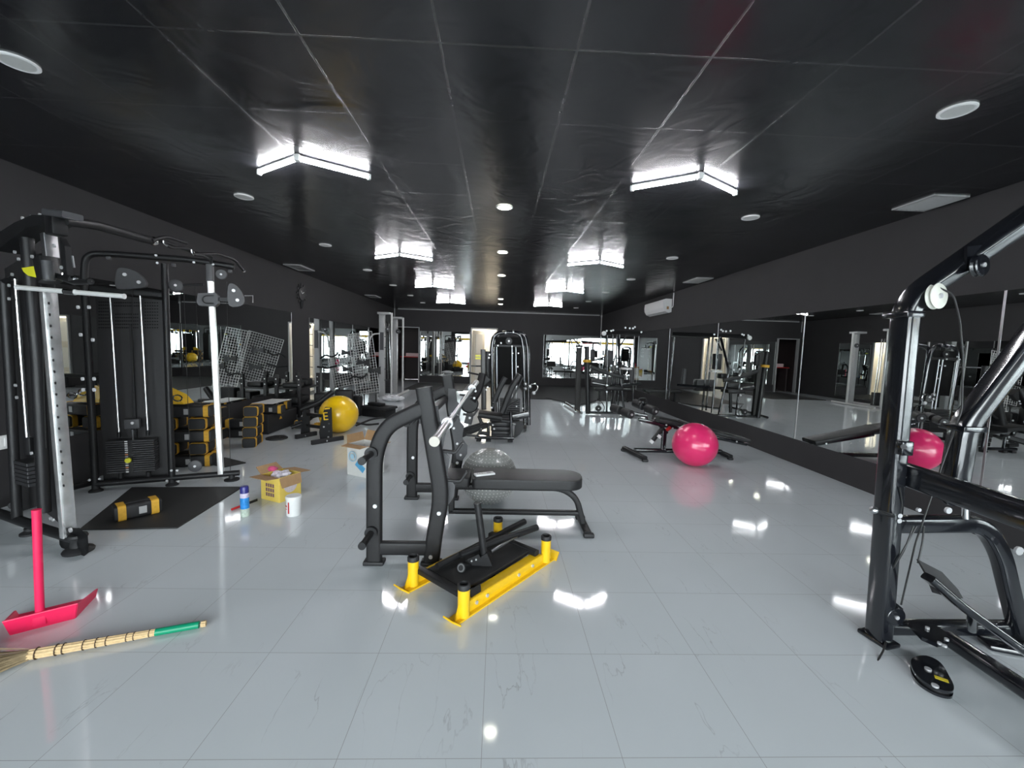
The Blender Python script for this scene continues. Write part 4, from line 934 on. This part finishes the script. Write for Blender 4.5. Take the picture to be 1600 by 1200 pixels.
for px, py in ((1030, 682), (1018, 690)): MB().box(Q(px, py, 5.9), (.055, .02, .045), M=Matrix.Rotation(R(40), 3, 'Y')).build('angle_label', WHITE, t)
MB().cyl(Q(1042, 672, 5.88), Q(1047, 668, 5.84), .025, 16).build('adjust_knob', RED, t)
MB().beam([Q(985, 645), Q(1010, 650)], .05, .05, (0, 1, 0), r=.01).build('roller_arm', GLOSS, t)
MB().beam([Q(1010, 655), Q(1008, 640), Q(1003, 628)], .04, .04, (0, 1, 0), r=.01).build('roller_post', GLOSS, t)
for a, b_ in (((957, 637), (987, 648)), ((991, 629), (1025, 643))):
    pa = Q(*a, 6.12); pb_ = Q(*b_, 5.72); d = (pb_-pa).normalized(); mdl = (pa+pb_)/2
    MB().cyl(pa, pb_, .016, 12).build('roller_axle', CHROME, t)
    for s in (-1, 1):
        c = mdl+d*s*(pb_-pa).length*.28; h = (pb_-pa).length*.22
        MB().lathe(c-d*h, [(0, 0), (.05, 0), (.062, .012), (.062, 2*h-.012), (.05, 2*h), (0, 2*h)], axis=d, n=24).build('foam_roller', PAD, t)
    MB().cyl(pb_+d*.0, pb_+d*.012, .016, 10).build('axle_cap', BOLT, t)
MB().tube([Q(997, 632, 5.9), Q(998, 622, 5.9), Q(1009, 622, 5.9), Q(1011, 634, 5.9)], .01, 10, rad=.03).build('handle', BLK2, t)
for px, py in ((1041, 664), (1051, 669), (1098, 684), (1112, 687), (1151, 690), (1153, 685)): MB().bolt(Q(px, py, 5.85), (0, -1, 0), .012).build('bolt', BOLT, t)

# ================================================================== middle leg machine
t = thing('leg_machine', 'black seated leg machine with arched weight tower behind the bench press station', 'gym machine', (-.03, 6.9, 0))
Y1, Y2, Y3 = 6.55, 6.95, 7.4
def q1(px, py): return at(px, py, Y1)
def q2(px, py): return at(px, py, Y2)
def q3(px, py): return at(px, py, Y3)
for k, (dx, yy, nm) in enumerate(((0, Y3, 'arch_tube'), (7, Y3+.45, 'arch_tube'))):
    P = [at(px+dx*.9, py, yy) for px, py in ((771, 668), (769, 600), (768, 545), (772, 521), (795, 519), (814, 522), (818, 545), (819, 600), (820, 664))]
    P[0].z = max(P[0].z, .03); MB().tube(P, .036, 16, rad=.14).build(nm, GLOSS, t)
for px in (771, 820):
    q = q3(px, 660); MB().beam([(q.x, Y3-.05, .04), (q.x+.05, Y3+.55, .04)], .05, .06, (0, 0, 1)).build('base_side', BLK2, t)
MB().prism([q3(774, 527), q3(813, 527), q3(815, 560), q3(815, 600), q3(775, 600)], .02, (0, 1, 0)).build('shroud_panel', mat('matt_black_mesh', (.006, .006, .006), .8, spec=.2), t)
for px, py in ((790, 520), (802, 519)): MB().cyl(at(px, py, Y3-.0)+V((-.012, 0, 0)), at(px, py, Y3)+V((.012, 0, 0)), .041, 14).build('arch_clip', STEEL, t)
MB().cyl(q3(795, 533)+V((0, -.03, 0)), q3(795, 533)+V((0, -.06, 0)), .06, 22).build('pulley', BLK2, t); MB().bolt(q3(795, 533)+V((0, -.06, 0)), (0, -1, 0), .018).build('bolt', BOLT, t)
MB().beam([q3(772, 540), q3(817, 541)], .04, .05, (0, 1, 0)).build('cross_tube', BLK2, t)
for px in (776, 800, 806): MB().cyl(at(px, 542, Y3-.06), at(px+1, 650, Y3-.06), .012, 12).build('guide_rod', STEEL, t)
for z in range(12): 
    q = q3(796, 648); MB().box((q.x, Y3-.06, .2+z*.036), (.36, .12, .031), bevel=.003, seg=1).build('weight_plate', PL, t)
for px, py in ((783, 536), (800, 541), (801, 552), (810, 552), (809, 573), (778, 540), (765, 554), (764, 559), (762, 605), (760, 609), (768, 637), (748, 638), (769, 651), (763, 657), (770, 664), (772, 670), (807, 604), (807, 635), (817, 638), (811, 675)):
    MB().bolt(at(px, py, Y3-.12 if px > 775 else Y1-.1), (0, -1, 0), .014).build('bolt', BOLT, t)
# left column with its arm
MB().beam([at(755, 546, Y2), at(756, 640, Y2)], .06, .085, (0, 1, 0), r=.02).build('column', mat('worn_black_enamel', (.05, .048, .046), .35, noise=.3), t)
MB().cyl(at(762, 549, Y2+.05), at(762, 605, Y2+.05), .05, 18).build('column_pad', PAD, t)
MB().tube([at(757, 552, Y2), at(768, 552, Y3)], .01, 8).build('link_bar', STEEL, t)
MB().tube([at(736, 572, Y2), at(756, 572, Y2)], .012, 10).build('side_handle', CHROME, t)
MB().tube([at(731, 582, Y2), at(751, 586, Y2)], .016, 10).build('side_handle', BLK2, t)
for py in (556, 560): MB().box(at(747, py, Y2-.02), (.09, .02, .03)).build('yellow_tag', MATS['neon_yellow_plastic'], t)
MB().beam([at(754, 585, Y1), at(747, 612, Y1-.1), at(737, 628, Y1-.2)], .14, .12, (0, 1, 0), rad=.1, r=.04).build('lever_arm', BLK2, t)
MB().beam([at(763, 590, Y1), at(752, 600, Y1)], .1, .14, (0, 1, 0), r=.03).build('thigh_pad', PAD, t)
q = at(733, 631, Y1-.2); MB().lathe(q, [(0, -.06), (.12, -.06), (.14, -.04), (.14, .04), (.12, .06), (0, .06)], axis=(.25, -1, .1), n=28).build('shin_pad', PAD, t)
MB().beam([at(735, 645, Y1-.15), at(731, 662, Y1-.15)], .06, .12, (0, 1, 0), r=.02).build('shin_bracket', GREY, t)
for px, py in ((743, 611), (741, 622), (734, 653), (717, 633), (716, 648)): MB().bolt(at(px, py, Y1-.32), (0, -1, 0), .018).build('bolt', BOLT, t)
# seat and inclined back rest
MB().sweep([at(748, 646, Y1), at(784, 651, Y1)], rrect(.36, .08, .025), side=(0, 1, 0)).build('seat_pad', PAD, t)
for off, pts in ((0, ((784, 643), (799, 606), (812, 585))), (.12, ((772, 628), (781, 606), (790, 590)))):
    MB().sweep([at(*p, Y1+off) for p in pts], rrect(.3 if off == 0 else .12, .085, .025), side=(0, 1, 0)).build('back_pad' if off == 0 else 'side_pad', PAD, t)
MB().beam([at(790, 645, Y1), at(817, 590, Y1)], .03, .025, (0, 1, 0)).build('back_rail', BLK2, t)
MB().tube([at(795, 635, Y1-.1), at(810, 626, Y1-.1)], .016, 12).build('hand_grip', BLK2, t)
MB().beam([at(748, 650, Y1), at(753, 663, Y1), at(770, 662, Y1)], .05, .05, (0, 1, 0), rad=.04).build('seat_bracket', BLK2, t)
MB().beam([at(768, 655, Y1), at(797, 659, Y1)], .05, .05, (0, 1, 0)).build('seat_beam', BLK2, t)
# base
zb_ = .06
MB().beam([V((at(742, 690, Y1).x, Y1, zb_)), V((at(803, 690, Y1).x, Y1, zb_))], .05, .05, (0, 1, 0), r=.012).build('front_base', GLOSS, t)
for px in (748, 763, 797): q = at(px, 694, Y1); MB().box((q.x, Y1, .018), (.08, .08, .036), bevel=.008).build('foot_cap', RUB, t)
MB().tube([V((at(763, 690, Y1).x, Y1, zb_)), at(763, 660, Y1)], .024, 14).build('front_post', GLOSS, t)
MB().tube([V((at(799, 690, Y1).x, Y1, zb_)), at(798, 643, Y1)], .024, 14).build('front_post', GLOSS, t)
MB().beam([at(801, 652, Y1), at(826, 647, Y1)], .08, .1, (0, 1, 0), r=.014).build('side_box', GLOSS, t)
MB().beam([at(712, 683, 6.3), at(761, 664, Y1)], .06, .085, (0, 1, 0), r=.018).build('foot_beam', BLACK, t)
MB().beam([at(720, 672, 6.8), at(752, 662, 6.8)], .06, .05, (0, 1, 0), r=.014).build('foot_beam', BLK2, t)
MB().beam([at(748, 676, 6.5), at(764, 678, 6.5)], .06, .06, (0, 1, 0), r=.014).build('cross_brace', BLK2, t)
for k in range(4): q = at(782, 664+6*k, 6.85); MB().box((q.x, 6.85, .1+.075*(3-k)), (.36-.02*k, .3, .068), bevel=.008).build('counterweight', PL, t)
MB().prism([at(805, 658, 6.9), at(817, 658, 6.9), at(818, 668, 6.9), at(812, 678, 6.9), at(803, 684, 6.9)], .1, (0, 1, 0)).build('cam_guard', BLK2, t)
MB().tube([at(795, 661, 6.8), at(806, 663, 6.8)], .02, 10).build('counterweight_bar', CHROME, t)
a = at(826, 604, 7.2)
for px, py in ((821, 600), (821, 607), (828, 604), (834, 614)): MB().sphere(at(px, py, 7.2), .035, 14, 10).build('handle_joint', STEEL if py != 614 else BOLT, t)
MB().tube([at(820, 604, 7.2), at(830, 604, 7.2)], .02, 10).build('handle_arm', BLK2, t)
c = at(834, 606, 7.2); ring = [c+V((math.cos(R(a_))*.07, 0, math.sin(R(a_))*.075)) for a_ in range(-70, 150, 20)]
MB().tube(ring, .013, 10).build('ring_handle', CHROME, t)

# ================================================================== far right multi station
t = thing('cable_tower', 'black multi station weight tower standing at the far right before the bright back mirror', 'gym machine', (2.9, 10.0, 0))
YT = 9.7
def T_(px, py, Y=YT): return at(px, py, Y)
q0 = fl(906, 643)
MB().beam([V((T_(906, 640).x, YT+.3, .02)), T_(905, 543, YT+.3)], .1, .13, (0, 1, 0), r=.02).build('shroud_column', mat('dusty_black_shroud', (.028, .028, .026), .6, noise=.2), t)
MB().box(T_(905, 541, YT+.3), (.16, .14, .05), bevel=.01).build('column_cap', BLK2, t)
MB().cyl(V((T_(917, 648).x-.0, YT-.1, .02)), T_(917, 541, YT-.1), .055, 22).build('round_column', BLK2, t)
MB().cyl(T_(917, 562, YT-.1), T_(917, 566, YT-.1), .09, 22).build('yellow_ring', TAPE, t)
MB().box(T_(926, 555), (.1, .1, .28), bevel=.02).build('roller_pad', PAD, t)
MB().tube([V((T_(916, 648).x, YT-.1, .045)), V((T_(995, 650).x, YT-.05, .045))], .03, 12).build('base_tube', GLOSS, t)
MB().tube([V((T_(906, 642).x, YT-.2, .045)), V((T_(906, 642).x-.1, YT+1.6, .045))], .03, 12).build('base_tube', GLOSS, t)
for px, top, bot, yy in ((948, 524, 645, YT), (967, 522, 615, YT+.4), (957, 520, 600, YT+.8), (963, 520, 600, YT+.8), (990, 520, 612, YT+1.4)):
    p = T_(px, bot, yy); MB().tube([V((p.x, yy, .04)), T_(px+1, top, yy)], .022, 12).build('upright', GLOSS, t)
MB().tube([V((T_(976, 634, YT).x, YT, .04)), T_(968, 575, YT), T_(966, 522, YT+.4)], .028, 12, rad=.1).build('leaning_leg', GLOSS, t)
MB().tube([T_(979, 525, YT+.3), T_(967, 543, YT+.3)], .02, 10).build('top_brace', BLK2, t)
MB().beam([T_(946, 519, YT), T_(1003, 520, YT+1.2)], .1, .07, (0, 0, 1)).build('top_beam', BLK2, t)
MB().beam([T_(946, 522, YT+1.2), T_(1000, 523, YT+1.3)], .08, .05, (0, 0, 1)).build('top_beam', BLK2, t)
for px, py in ((948, 517), (955, 517), (958, 516), (977, 512), (984, 513), (989, 513), (992, 511), (1002, 519), (955, 571), (964, 573), (954, 581), (948, 602), (948, 612)): MB().bolt(T_(px, py, YT-.06), (0, -1, 0), .022).build('bolt', BOLT, t)
MB().lathe(T_(944, 521, YT-.05), [(0, 0), (.05, 0), (.055, .02), (.05, .04), (0, .04)], axis=(0, 1, 0)).build('pulley', WHITE, t)
for (px, py, w_, h_, m_, yy) in ((935, 580, .36, .12, BLK2, YT+.2), (934, 598, .3, .18, PL, YT+.5), (952, 560, .16, .4, PL, YT+.7), (965, 583, .22, .12, PAD, YT+.2), (958, 598, .5, .3, PL, YT+.9), (978, 576, .25, .05, WHITE, YT+.2)):
    q = T_(px, py, yy); MB().box(q, (w_, .2, h_), bevel=.02).build({PAD: 'arm_pad', PL: 'weight_stack', WHITE: 'white_guard'}.get(m_, 'frame_box'), m_, t)
MB().beam([T_(922, 572), T_(948, 583), T_(975, 590)], .08, .09, (0, 1, 0), r=.02, rad=.1).build('press_arm', BLK2, t)
MB().beam([T_(925, 598), T_(950, 603), T_(1000, 600, YT+.9)], .08, .07, (0, 1, 0), r=.02).build('seat_beam', GLOSS, t)
MB().box(T_(958, 606), (.42, .34, .09), bevel=.025).build('seat_pad', PAD, t)
MB().beam([T_(962, 603), T_(957, 640)], .06, .06, (0, 1, 0)).build('seat_post', BLK2, t)
MB().beam([T_(987, 574, YT+1), T_(987, 601, YT+1)], .1, .1, (0, 1, 0), r=.03).build('back_pad', GREY, t)
wheel(T_(935, 638, YT), (0, -1, 0), .07, .05, BLK2, t)
MB().tube([T_(940, 628, YT), T_(945, 636, YT), T_(942, 645, YT)], .01, 8, rad=.05).build('cable', CAB, t)
P = fl(1000, 622)
t = thing('flat_bench', 'low black bench beside the wall mirror in the far right corner', 'weight bench', (3.45, 12.2, 0))
MB().box((3.45, 12.2, .36), (1.1, .3, .08), bevel=.02).build('bench_pad', PAD, t)
for x in (3.05, 3.85): MB().beam([(x, 12.2, .03), (x, 12.2, .33)], .05, .05, (0, 1, 0)).build('leg', BLK2, t); MB().beam([(x, 12.0, .038), (x, 12.4, .038)], .05, .04, (0, 0, 1)).build('foot_bar', BLK2, t)

# ================================================================== left side stacks of sandbags
th = R(12)
def bag_at(x, y, z, ang, ln, r, label, sq=.85):
    d = V((math.cos(ang), math.sin(ang), 0))*ln/2
    return sandbag('sandbag', V((x, y, 0))-d, V((x, y, 0))+d, r, label, 'sandbags', z=z, sq=sq)
lay = ['bottom', 'second', 'third', 'fourth', 'top']
H = .148
for k in range(5):
    if k % 2 == 0:
        bag_at(-3.66, 4.92+.0, k*H, R(15), .56, .076, 'black sandbag with yellow bands, %s layer at the front of the near stack' % lay[k])
        bag_at(-3.71, 5.11, k*H, R(15), .56, .076, 'black sandbag with yellow bands, %s layer at the rear of the near stack' % lay[k])
    else:
        bag_at(-3.85, 5.0, k*H, R(-75), .36, .085, 'black sandbag lying end on, %s layer at the left of the near stack' % lay[k], sq=.76)
        bag_at(-3.55, 5.05, k*H, R(-75), .36, .085, 'black sandbag lying end on, %s layer at the right of the near stack' % lay[k], sq=.76)
for k in range(4):
    bag_at(-3.95+.02*(k % 2), 5.72, k*H, R(10 if k % 2 else -78), .4 if k % 2 else .38, .083, 'black sandbag with yellow bands, %s layer on the left of the middle stack' % lay[k], sq=.8)
for k in range(4):
    bag_at(-3.52+.01*k, 6.0, k*H, R(-75), .38, .083, 'black sandbag end on, %s layer on the right of the middle stack' % lay[k], sq=.8)
for k, (x, y, z, a_) in enumerate(((-4.0, 6.5, 0, 12), (-3.98, 6.5, H, 10), (-3.75, 6.9, .318, 8), (-3.9, 7.4, .318, 8))):
    bag_at(x, y, z, R(a_), .42, .083, 'black sandbag with yellow bands, ' + ['on the floor beside the long canvas box', 'lying on the bag beside the canvas box', 'on the near end of the canvas box', 'on the far end of the canvas box'][k], sq=.8)
t = thing('canvas_box', 'long plain black canvas box under the farthest yellow banded sandbags', 'box', (-3.85, 7.15, 0))
MB().box((-3.85, 7.15, .16), (.38, .95, .31), bevel=.025).build('box_body', RUB, t)
MB().prism([V((-3.655, 7.0, .2)), V((-3.655, 7.08, .2)), V((-3.655, 7.04, .25))], .004, (1, 0, 0)).build('warning_triangle', TAPE, t)
bag_at(-3.47, 7.37, 0, R(-75), .34, .08, 'black sandbag on the floor in front of the long canvas box', sq=.85)
def disc(x, y, r, label, z=0):
    return solo('rubber_disc', MB().lathe((x, y, z), [(0, 0), (r, 0), (r+.004, .008), (r, .02), (r*.9, .026), (r*.25, .026), (r*.2, .034), (r*.1, .034), (r*.1, .02), (0, .02)], n=36), RUB, label, 'disc')
disc(-3.4, 6.42, .15, 'flat black rubber disc lying alone beyond the middle sandbag stack')
solo('storage_box', MB().box((-3.35, 7.62, .1), (.16, .16, .2), bevel=.025), WHITE, 'small white box on the floor beyond the sandbags', 'box')
# yellow strap pile and bag on top
b = MB(); rnd = random.Random(2)
for k in range(6):
    a0 = V((-3.22+rnd.uniform(-.05, .05), 7.42+rnd.uniform(-.05, .05), .012)); P = [a0+V((rnd.uniform(-.1, .1), rnd.uniform(-.06, .06), .015+.03*rnd.random())) for _ in range(4)]
    b.beam(P, .035, .004, (0, 0, 1), rad=.03, r=.001)
solo('strap_pile', b, TAPE, 'tangle of yellow webbing straps lying before the small white box', 'straps', angle=30)
zt_ = 5*H
t = thing('yellow_bag', 'yellow canvas bag with steel rings on top of the near sandbag stack', 'bag', (-3.75, 4.98, zt_))
MB().prism([(-3.95, 4.9, zt_+.005), (-3.62, 4.94, zt_+.005), (-3.7, 4.94, zt_+.1), (-3.9, 4.92, zt_+.2), (-3.97, 4.92, zt_+.18)], .16, (0, 1, 0)).build('bag_body', YEL, t)
for x in (-3.78, -3.66):
    c = V((x, 4.83, zt_+.12 if x < -3.7 else zt_+.08)); MB().tube([c+V((math.cos(R(a_))*.05, -.01, math.sin(R(a_))*.035)) for a_ in range(0, 360, 30)], .008, 8, closed=True).build('steel_ring', CHROME, t)

# storage rack against the left wall
t = thing('storage_rack', 'low black perforated storage rack along the left wall below the mirror', 'rack', (-3.98, 8.2, 0))
for x in (-4.14, -3.72):
    for y in (7.85, 8.65):
        MB().box((x, y, .44), (.06, .06, .88), bevel=.006).build('perforated_post', BLACK, t)
        for k in range(7): MB().bolt((x, y-.03, .2+.1*k), (0, -1, 0), .012, .002).build('post_hole', WHITE if k > 4 else RUB, t)
for z in (.3, .62):
    MB().box((-3.93, 8.25, z), (.46, .84, .03), bevel=.004).build('shelf', BLK2, t)
def lump(x, y, z, sx, sy, sz, ang, m, name, label, cat, bev=.02, M=None):
    return solo(name, MB().box((x, y, z+sz/2), (sx, sy, sz), rot=ang, bevel=min(sx, sy, sz)*.3, seg=3), m, label, cat)
lump(-3.93, 8.05, .636, .3, .34, .09, R(10), PAD, 'seat_cushion', 'black vinyl seat cushion on top shelf of the storage rack', 'cushion')
lump(-3.93, 8.45, .636, .32, .22, .14, R(-8), PAD, 'foam_block', 'thick black foam block at the far end of the storage rack top shelf', 'foam block')
lump(-3.95, 8.2, .316, .3, .5, .14, R(0), RUB, 'foam_block', 'black foam block on the lower shelf of the storage rack', 'foam block')
crumple(V((-3.56, 7.66, .082)), .07, WHITE, 'plastic_bag', 'white plastic bag crumpled beside the near posts of the storage rack', 'plastic bag', sc=(1, 1.3, .9), seed=3)
crumple(fl(613, 627)+V((0, 0, .085)), .2, mat('bright_white_film', (.88, .88, .9), .3, noise=.03), 'plastic_bag', 'flat white plastic sack on the floor right of the black platform', 'plastic bag', sc=(1.35, .8, .4), seed=5)
b = MB(); b.box((-3.85, 7.15, .478), (.34, .62, .006)); b.box((-3.82, 6.98, .4835), (.3, .22, .005), rot=.3)
solo('paper_sheet', b, WHITE, 'white paper sheets lying over the sandbags on the long canvas box', 'paper')

# yellow lettered rack by the yellow ball
t = thing('dumbbell_rack', 'small black rack end frames with yellow lettering in front of the yellow ball', 'rack', (-2.85, 6.45, 0))
def rk(px, py, Y): return at(px, py, Y)
fa, fb = fl(487, 692, .03), fl(536, 684, .03); ga, gb = fl(462, 683, .03), fl(494, 677, .03)
for a, b_ in ((fa, fb), (ga, gb)):
    MB().beam([a, b_], .07, .05, (0, 0, 1), r=.01).build('foot_bar', RUB, t)
    MB().bolt((a+b_)/2+V((0, -.035, 0)), (0, -1, 0), .013).build('bolt', BOLT, t)
YR = 6.38
MB().prism([rk(501, 688, YR), rk(519.5, 687, YR), rk(518, 637, YR), rk(508, 636, YR), rk(503, 652, YR), rk(499, 675, YR)], .022, (0, 1, 0)).build('end_plate', BLK2, t)
q = rk(508.5, 651, YR-.014); words('letter', 'E', .175, frame_m(q, (1, 0, .1), (.12, 0, 1)), YEL, t, .002)
MB().prism([rk(507, 640, YR-.014), rk(515.5, 639, YR-.014), rk(515.5, 637, YR-.014), rk(508, 637.5, YR-.014)], .004, (0, 1, 0)).build('yellow_stripe', YEL, t)
for px, py in ((506, 667), (514, 662), (514, 674), (513, 683)): MB().bolt(rk(px, py, YR-.012), (0, -1, 0), .013, .004).build('bolt', BOLT if px != 514 else GREY, t)
MB().prism([rk(470, 678, 6.75), rk(484, 677, 6.75), rk(484, 640, 6.75), rk(474, 640, 6.75)], .022, (0, 1, 0)).build('end_plate', BLK2, t)
for py in (650, 668): MB().beam([rk(504, py, YR+.02), rk(480, py-3, 6.74)], .05, .03, (0, 0, 1)).build('tier_rail', BLK2, t)
# heap of black machine parts behind it
def tube_thing(name, pts, r, m, label, cat, rad=.08, n=12): return solo(name, MB().tube(pts, r, n, rad=rad), m, label, cat)
g = fl(440, 660)
bits = [([(470, 640, 7.6), (500, 628, 7.7), (520, 612, 7.8)], .05, 'thick black foam roller leaning behind the lettered rack'),
        ([(466, 655, 7.0), (484, 652, 7.0), (500, 648, 7.0)], .03, 'black tube lying low left of the lettered rack'),
        ([(455, 668, 7.0), (478, 660, 7.1), (490, 650, 7.2)], .028, 'black bent tube lying nearest the camera left of the lettered rack'),
        ([(556, 665, 7.3), (580, 655, 7.5), (600, 652, 7.7), (612, 655, 7.6)], .018, 'curved black bar lying right of the yellow ball'),
        ([(553, 660, 7.6), (575, 664, 7.4), (592, 662, 7.4)], .018, 'second curved black bar crossing the first right of the yellow ball')]
for pts, r_, lb in bits: tube_thing('loose_bar', [V(at(*p))+V((0, 0, 0)) for p in pts], r_, BLK2, lb, 'bar')
for (px, py, Y, sx, sy, sz, a_, nm, lb, cat) in (
    (538, 622, 8.45, .34, .16, .56, 15, 'upright_pad', 'upright black vinyl pad below the wire grids', 'pad'),
    (558, 618, 8.66, .2, .16, .42, -10, 'upright_pad', 'second upright black pad right of the first, below the grids', 'pad'),
    (506, 632, 8.4, .30, .3, .5, 8, 'machine_part', 'tall black machine part standing between the storage rack and the grids', 'machine part'),
    (509, 640, 8.0, .36, .34, .26, 20, 'machine_part', 'bulky black machine part heaped behind the lettered rack', 'machine part'),
    (525, 655, 7.3, .24, .2, .12, 35, 'machine_part', 'small black block on the floor between ball and heap', 'machine part')):
    q = at(px, py, Y); z = 0 if nm == 'machine_part' else 0
    solo(nm, MB().box((q.x, Y, sz/2+z+.001), (sx, sy, sz), rot=R(a_), bevel=.03, seg=3), PAD, lb, cat)
# black platform
q = fl(588, 652); t = thing('step_platform', 'low black platform with recessed sides right of the black heap', 'platform', (q.x, q.y+.3, 0))
MB().box((q.x+.02, q.y+.12, .2), (.66, .38, .05), rot=R(-24), bevel=.01).build('top_board', RUB, t)
MB().box((q.x+.02, q.y+.12, .09), (.6, .34, .17), rot=R(-24), bevel=.01).build('base_frame', BLK2, t)
solo('foam_pad', MB().box((q.x-.04, q.y+.14, .256), (.36, .16, .06), rot=R(-28), bevel=.02), PAD, 'thin black foam pad lying on the low black platform', 'pad')

# wire grid panels leaning among the parts
WIRE = mat('white_wire', (.55, .55, .54), .4, metal=.3)
def grid(c, w_, h_, tilt, yaw, label):
    c = V(c); M = Matrix.Rotation(yaw, 3, 'Z') @ Matrix.Rotation(R(-8), 3, 'X') @ Matrix.Rotation(tilt, 3, 'Y')
    t = thing('wire_grid', label, 'wire grid panel', (c.x, c.y, c.z-h_/2)); b = MB(); nx, nz = int(w_/.055), int(h_/.055)
    X_, Z_, N_ = M @ V((1, 0, 0)), M @ V((0, 0, 1)), M @ V((0, 1, 0))
    for i in range(nx+1):
        p = c+X_*(-w_/2+w_*i/nx); b.cyl(p-Z_*h_/2, p+Z_*h_/2, .0042 if 0 < i < nx else .007, 6)
    for j in range(nz+1):
        p = c+Z_*(-h_/2+h_*j/nz)+N_*.006; b.cyl(p-X_*w_/2, p+X_*w_/2, .0042 if 0 < j < nz else .007, 6)
    b.build('wire_mesh', WIRE, t)
    for s in (-1, 1):
        f = c+X_*s*w_*.35-Z_*h_*.45+N_*.02; MB().tube([f+Z_*h_*.3, f, V((f.x, f.y+.0, .03))], .014, 8).build('stand_leg', BLK2, t)
        MB().box((f.x, f.y, .015), (.05, .11, .03)).build('stand_foot', BLK2, t)
    return t, X_, Z_, N_
g1, X1, Z1, N1 = grid((-3.3, 9.14, 1.12), .78, 1.05, R(-14), R(0), 'left wire grid panel leaning with black handles hung on it')
g2, X_2, Z2, N2 = grid((-2.86, 8.9, 1.1), .5, 1.3, R(-10), R(0), 'right taller wire grid panel overlapping the left one')
def hung(px, py, kind, lb):
    q = at(px, py, 8.9); cy_, cz_ = (9.14, 1.12) if q.x < -3.06 else (8.9, 1.1)
    for _ in range(3): q = at(px, py, cy_+.139*(q.z-cz_)-.029)
    if kind == 'bow':
        b = MB(); b.prism([q+V((-.13, 0, .07)), q+V((0, 0, .02)), q+V((.13, 0, .08)), q+V((.13, 0, -.09)), q+V((0, 0, -.03)), q+V((-.13, 0, -.06))], .03, (0, 1, 0)); nm = 'cable_attachment'
    elif kind == 'bar':
        b = MB(); b.tube([q+V((-.22, 0, .02)), q+V((0, -.02, 0)), q+V((.2, 0, .05))], .022, 10); nm = 'cable_attachment'
    else:
        b = MB(); b.tube([q+V((-.2, 0, -.05)), q+V((-.08, 0, .04)), q+V((.05, 0, -.02)), q+V((.16, 0, .05)), q+V((.17, 0, .1))], .018, 10, rad=.06); nm = 'cable_attachment'
    solo(nm, b, BLK2, lb, 'cable attachment', 'attachments hung on the wire grids')
for a_ in ((543, 551, 'bow', 'black rubber handle hung highest on the left wire grid'), (568, 566, 'bow', 'black bow shaped handle hung on the right wire grid'),
           (512, 575, 'bar', 'straight black bar hung on the left edge of the wire grids'), (545, 577, 'bow', 'black handle hung in the middle of the wire grids'),
           (515, 557, 'curve', 'curved black bar hung high on the left edge of the grids'), (560, 590, 'curve', 'curved black bar hung lowest across the two grids'), (585, 578, 'bow', 'dark red black handle hung on the right edge of the grids')): hung(*a_)

# white cable tower
t = thing('white_cable_frame', 'tall white painted cable machine frame near the back left corner', 'gym machine', (-3.4, 12.4, 0))
YW = 12.0
def WW(px, py, Y=YW): return at(px, py, Y)
for (x0, x1_, yt, yb, Y) in ((593, 601.5, 489, 613, YW), (614.5, 621, 496, 606, YW+1.2)):
    a, b_ = WW(x0, yb, Y), WW(x1_, yt, Y); MB().box(((a.x+b_.x)/2, Y, b_.z/2), (b_.x-a.x, .16, b_.z), bevel=.008).build('tower_panel', LGREY, t)
for px, yt, Y in ((612.3, 489, YW-.15), (630, 497, YW+1.0)):
    a = WW(px, yt, Y); MB().box((a.x, Y, a.z/2), (.045, .05, a.z), bevel=.006).build('guide_post', WPAINT, t)
for px0, px1, py, Y in ((593, 612.5, 490, YW), (614, 630.5, 497, YW+1.1)):
    a, b_ = WW(px0, py, Y), WW(px1, py, Y); MB().box(((a.x+b_.x)/2, Y-.08, a.z), (b_.x-a.x, .3, .06), bevel=.006).build('top_plate', LGREY, t)
MB().prism([WW(603, 492, YW-.1), WW(612, 490, YW-.1), WW(612, 510, YW-.1), WW(603, 500, YW-.1)], .02, (0, 1, 0)).build('top_gusset', BLK2, t)
for px, py, Y in ((606, 514, YW-.15), (622, 518, YW+1)): wheel(WW(px, py, Y), (0, -1, 0), .07, .04, GREY, t)
a, b_ = WW(596, 612), WW(632, 604, YW+1.2)
MB().beam([(a.x-.1, YW-.1, .04), (a.x-.1, YW+1.5, .04)], .07, .08, (0, 0, 1)).build('base_rail', WPAINT, t); MB().beam([(a.x+.45, YW-.1, .04), (a.x+.45, YW+1.5, .04)], .06, .06, (0, 0, 1)).build('base_rail', WPAINT, t)
for k in range(9): MB().box(((a.x+.1), YW+.25, .1+.045*k), (.22, .16, .04), bevel=.004, seg=1).build('weight_plate', PL, t)
for px in (604, 608): MB().cyl((WW(px, 600).x, YW+.22, .08), WW(px, 505, YW+.22), .013, 10).build('guide_rod', CHROME, t)
P = [WW(593, 521, YW-.1), WW(583, 522, YW-.1), WW(578, 528, YW-.1), WW(576, 545, YW-.1)]; MB().tube(P, .022, 10, rad=.12).build('side_handle', WPAINT, t)
MB().box(WW(596.5, 533, YW-.09), (.1, .02, .5)).build('instruction_panel', GREY, t)
for k in range(5): MB().tube([WW(600.5, 526+k*17, YW-.12), WW(605, 526+k*17, YW-.12)], .01, 8).build('pin_stop', GREY, t)
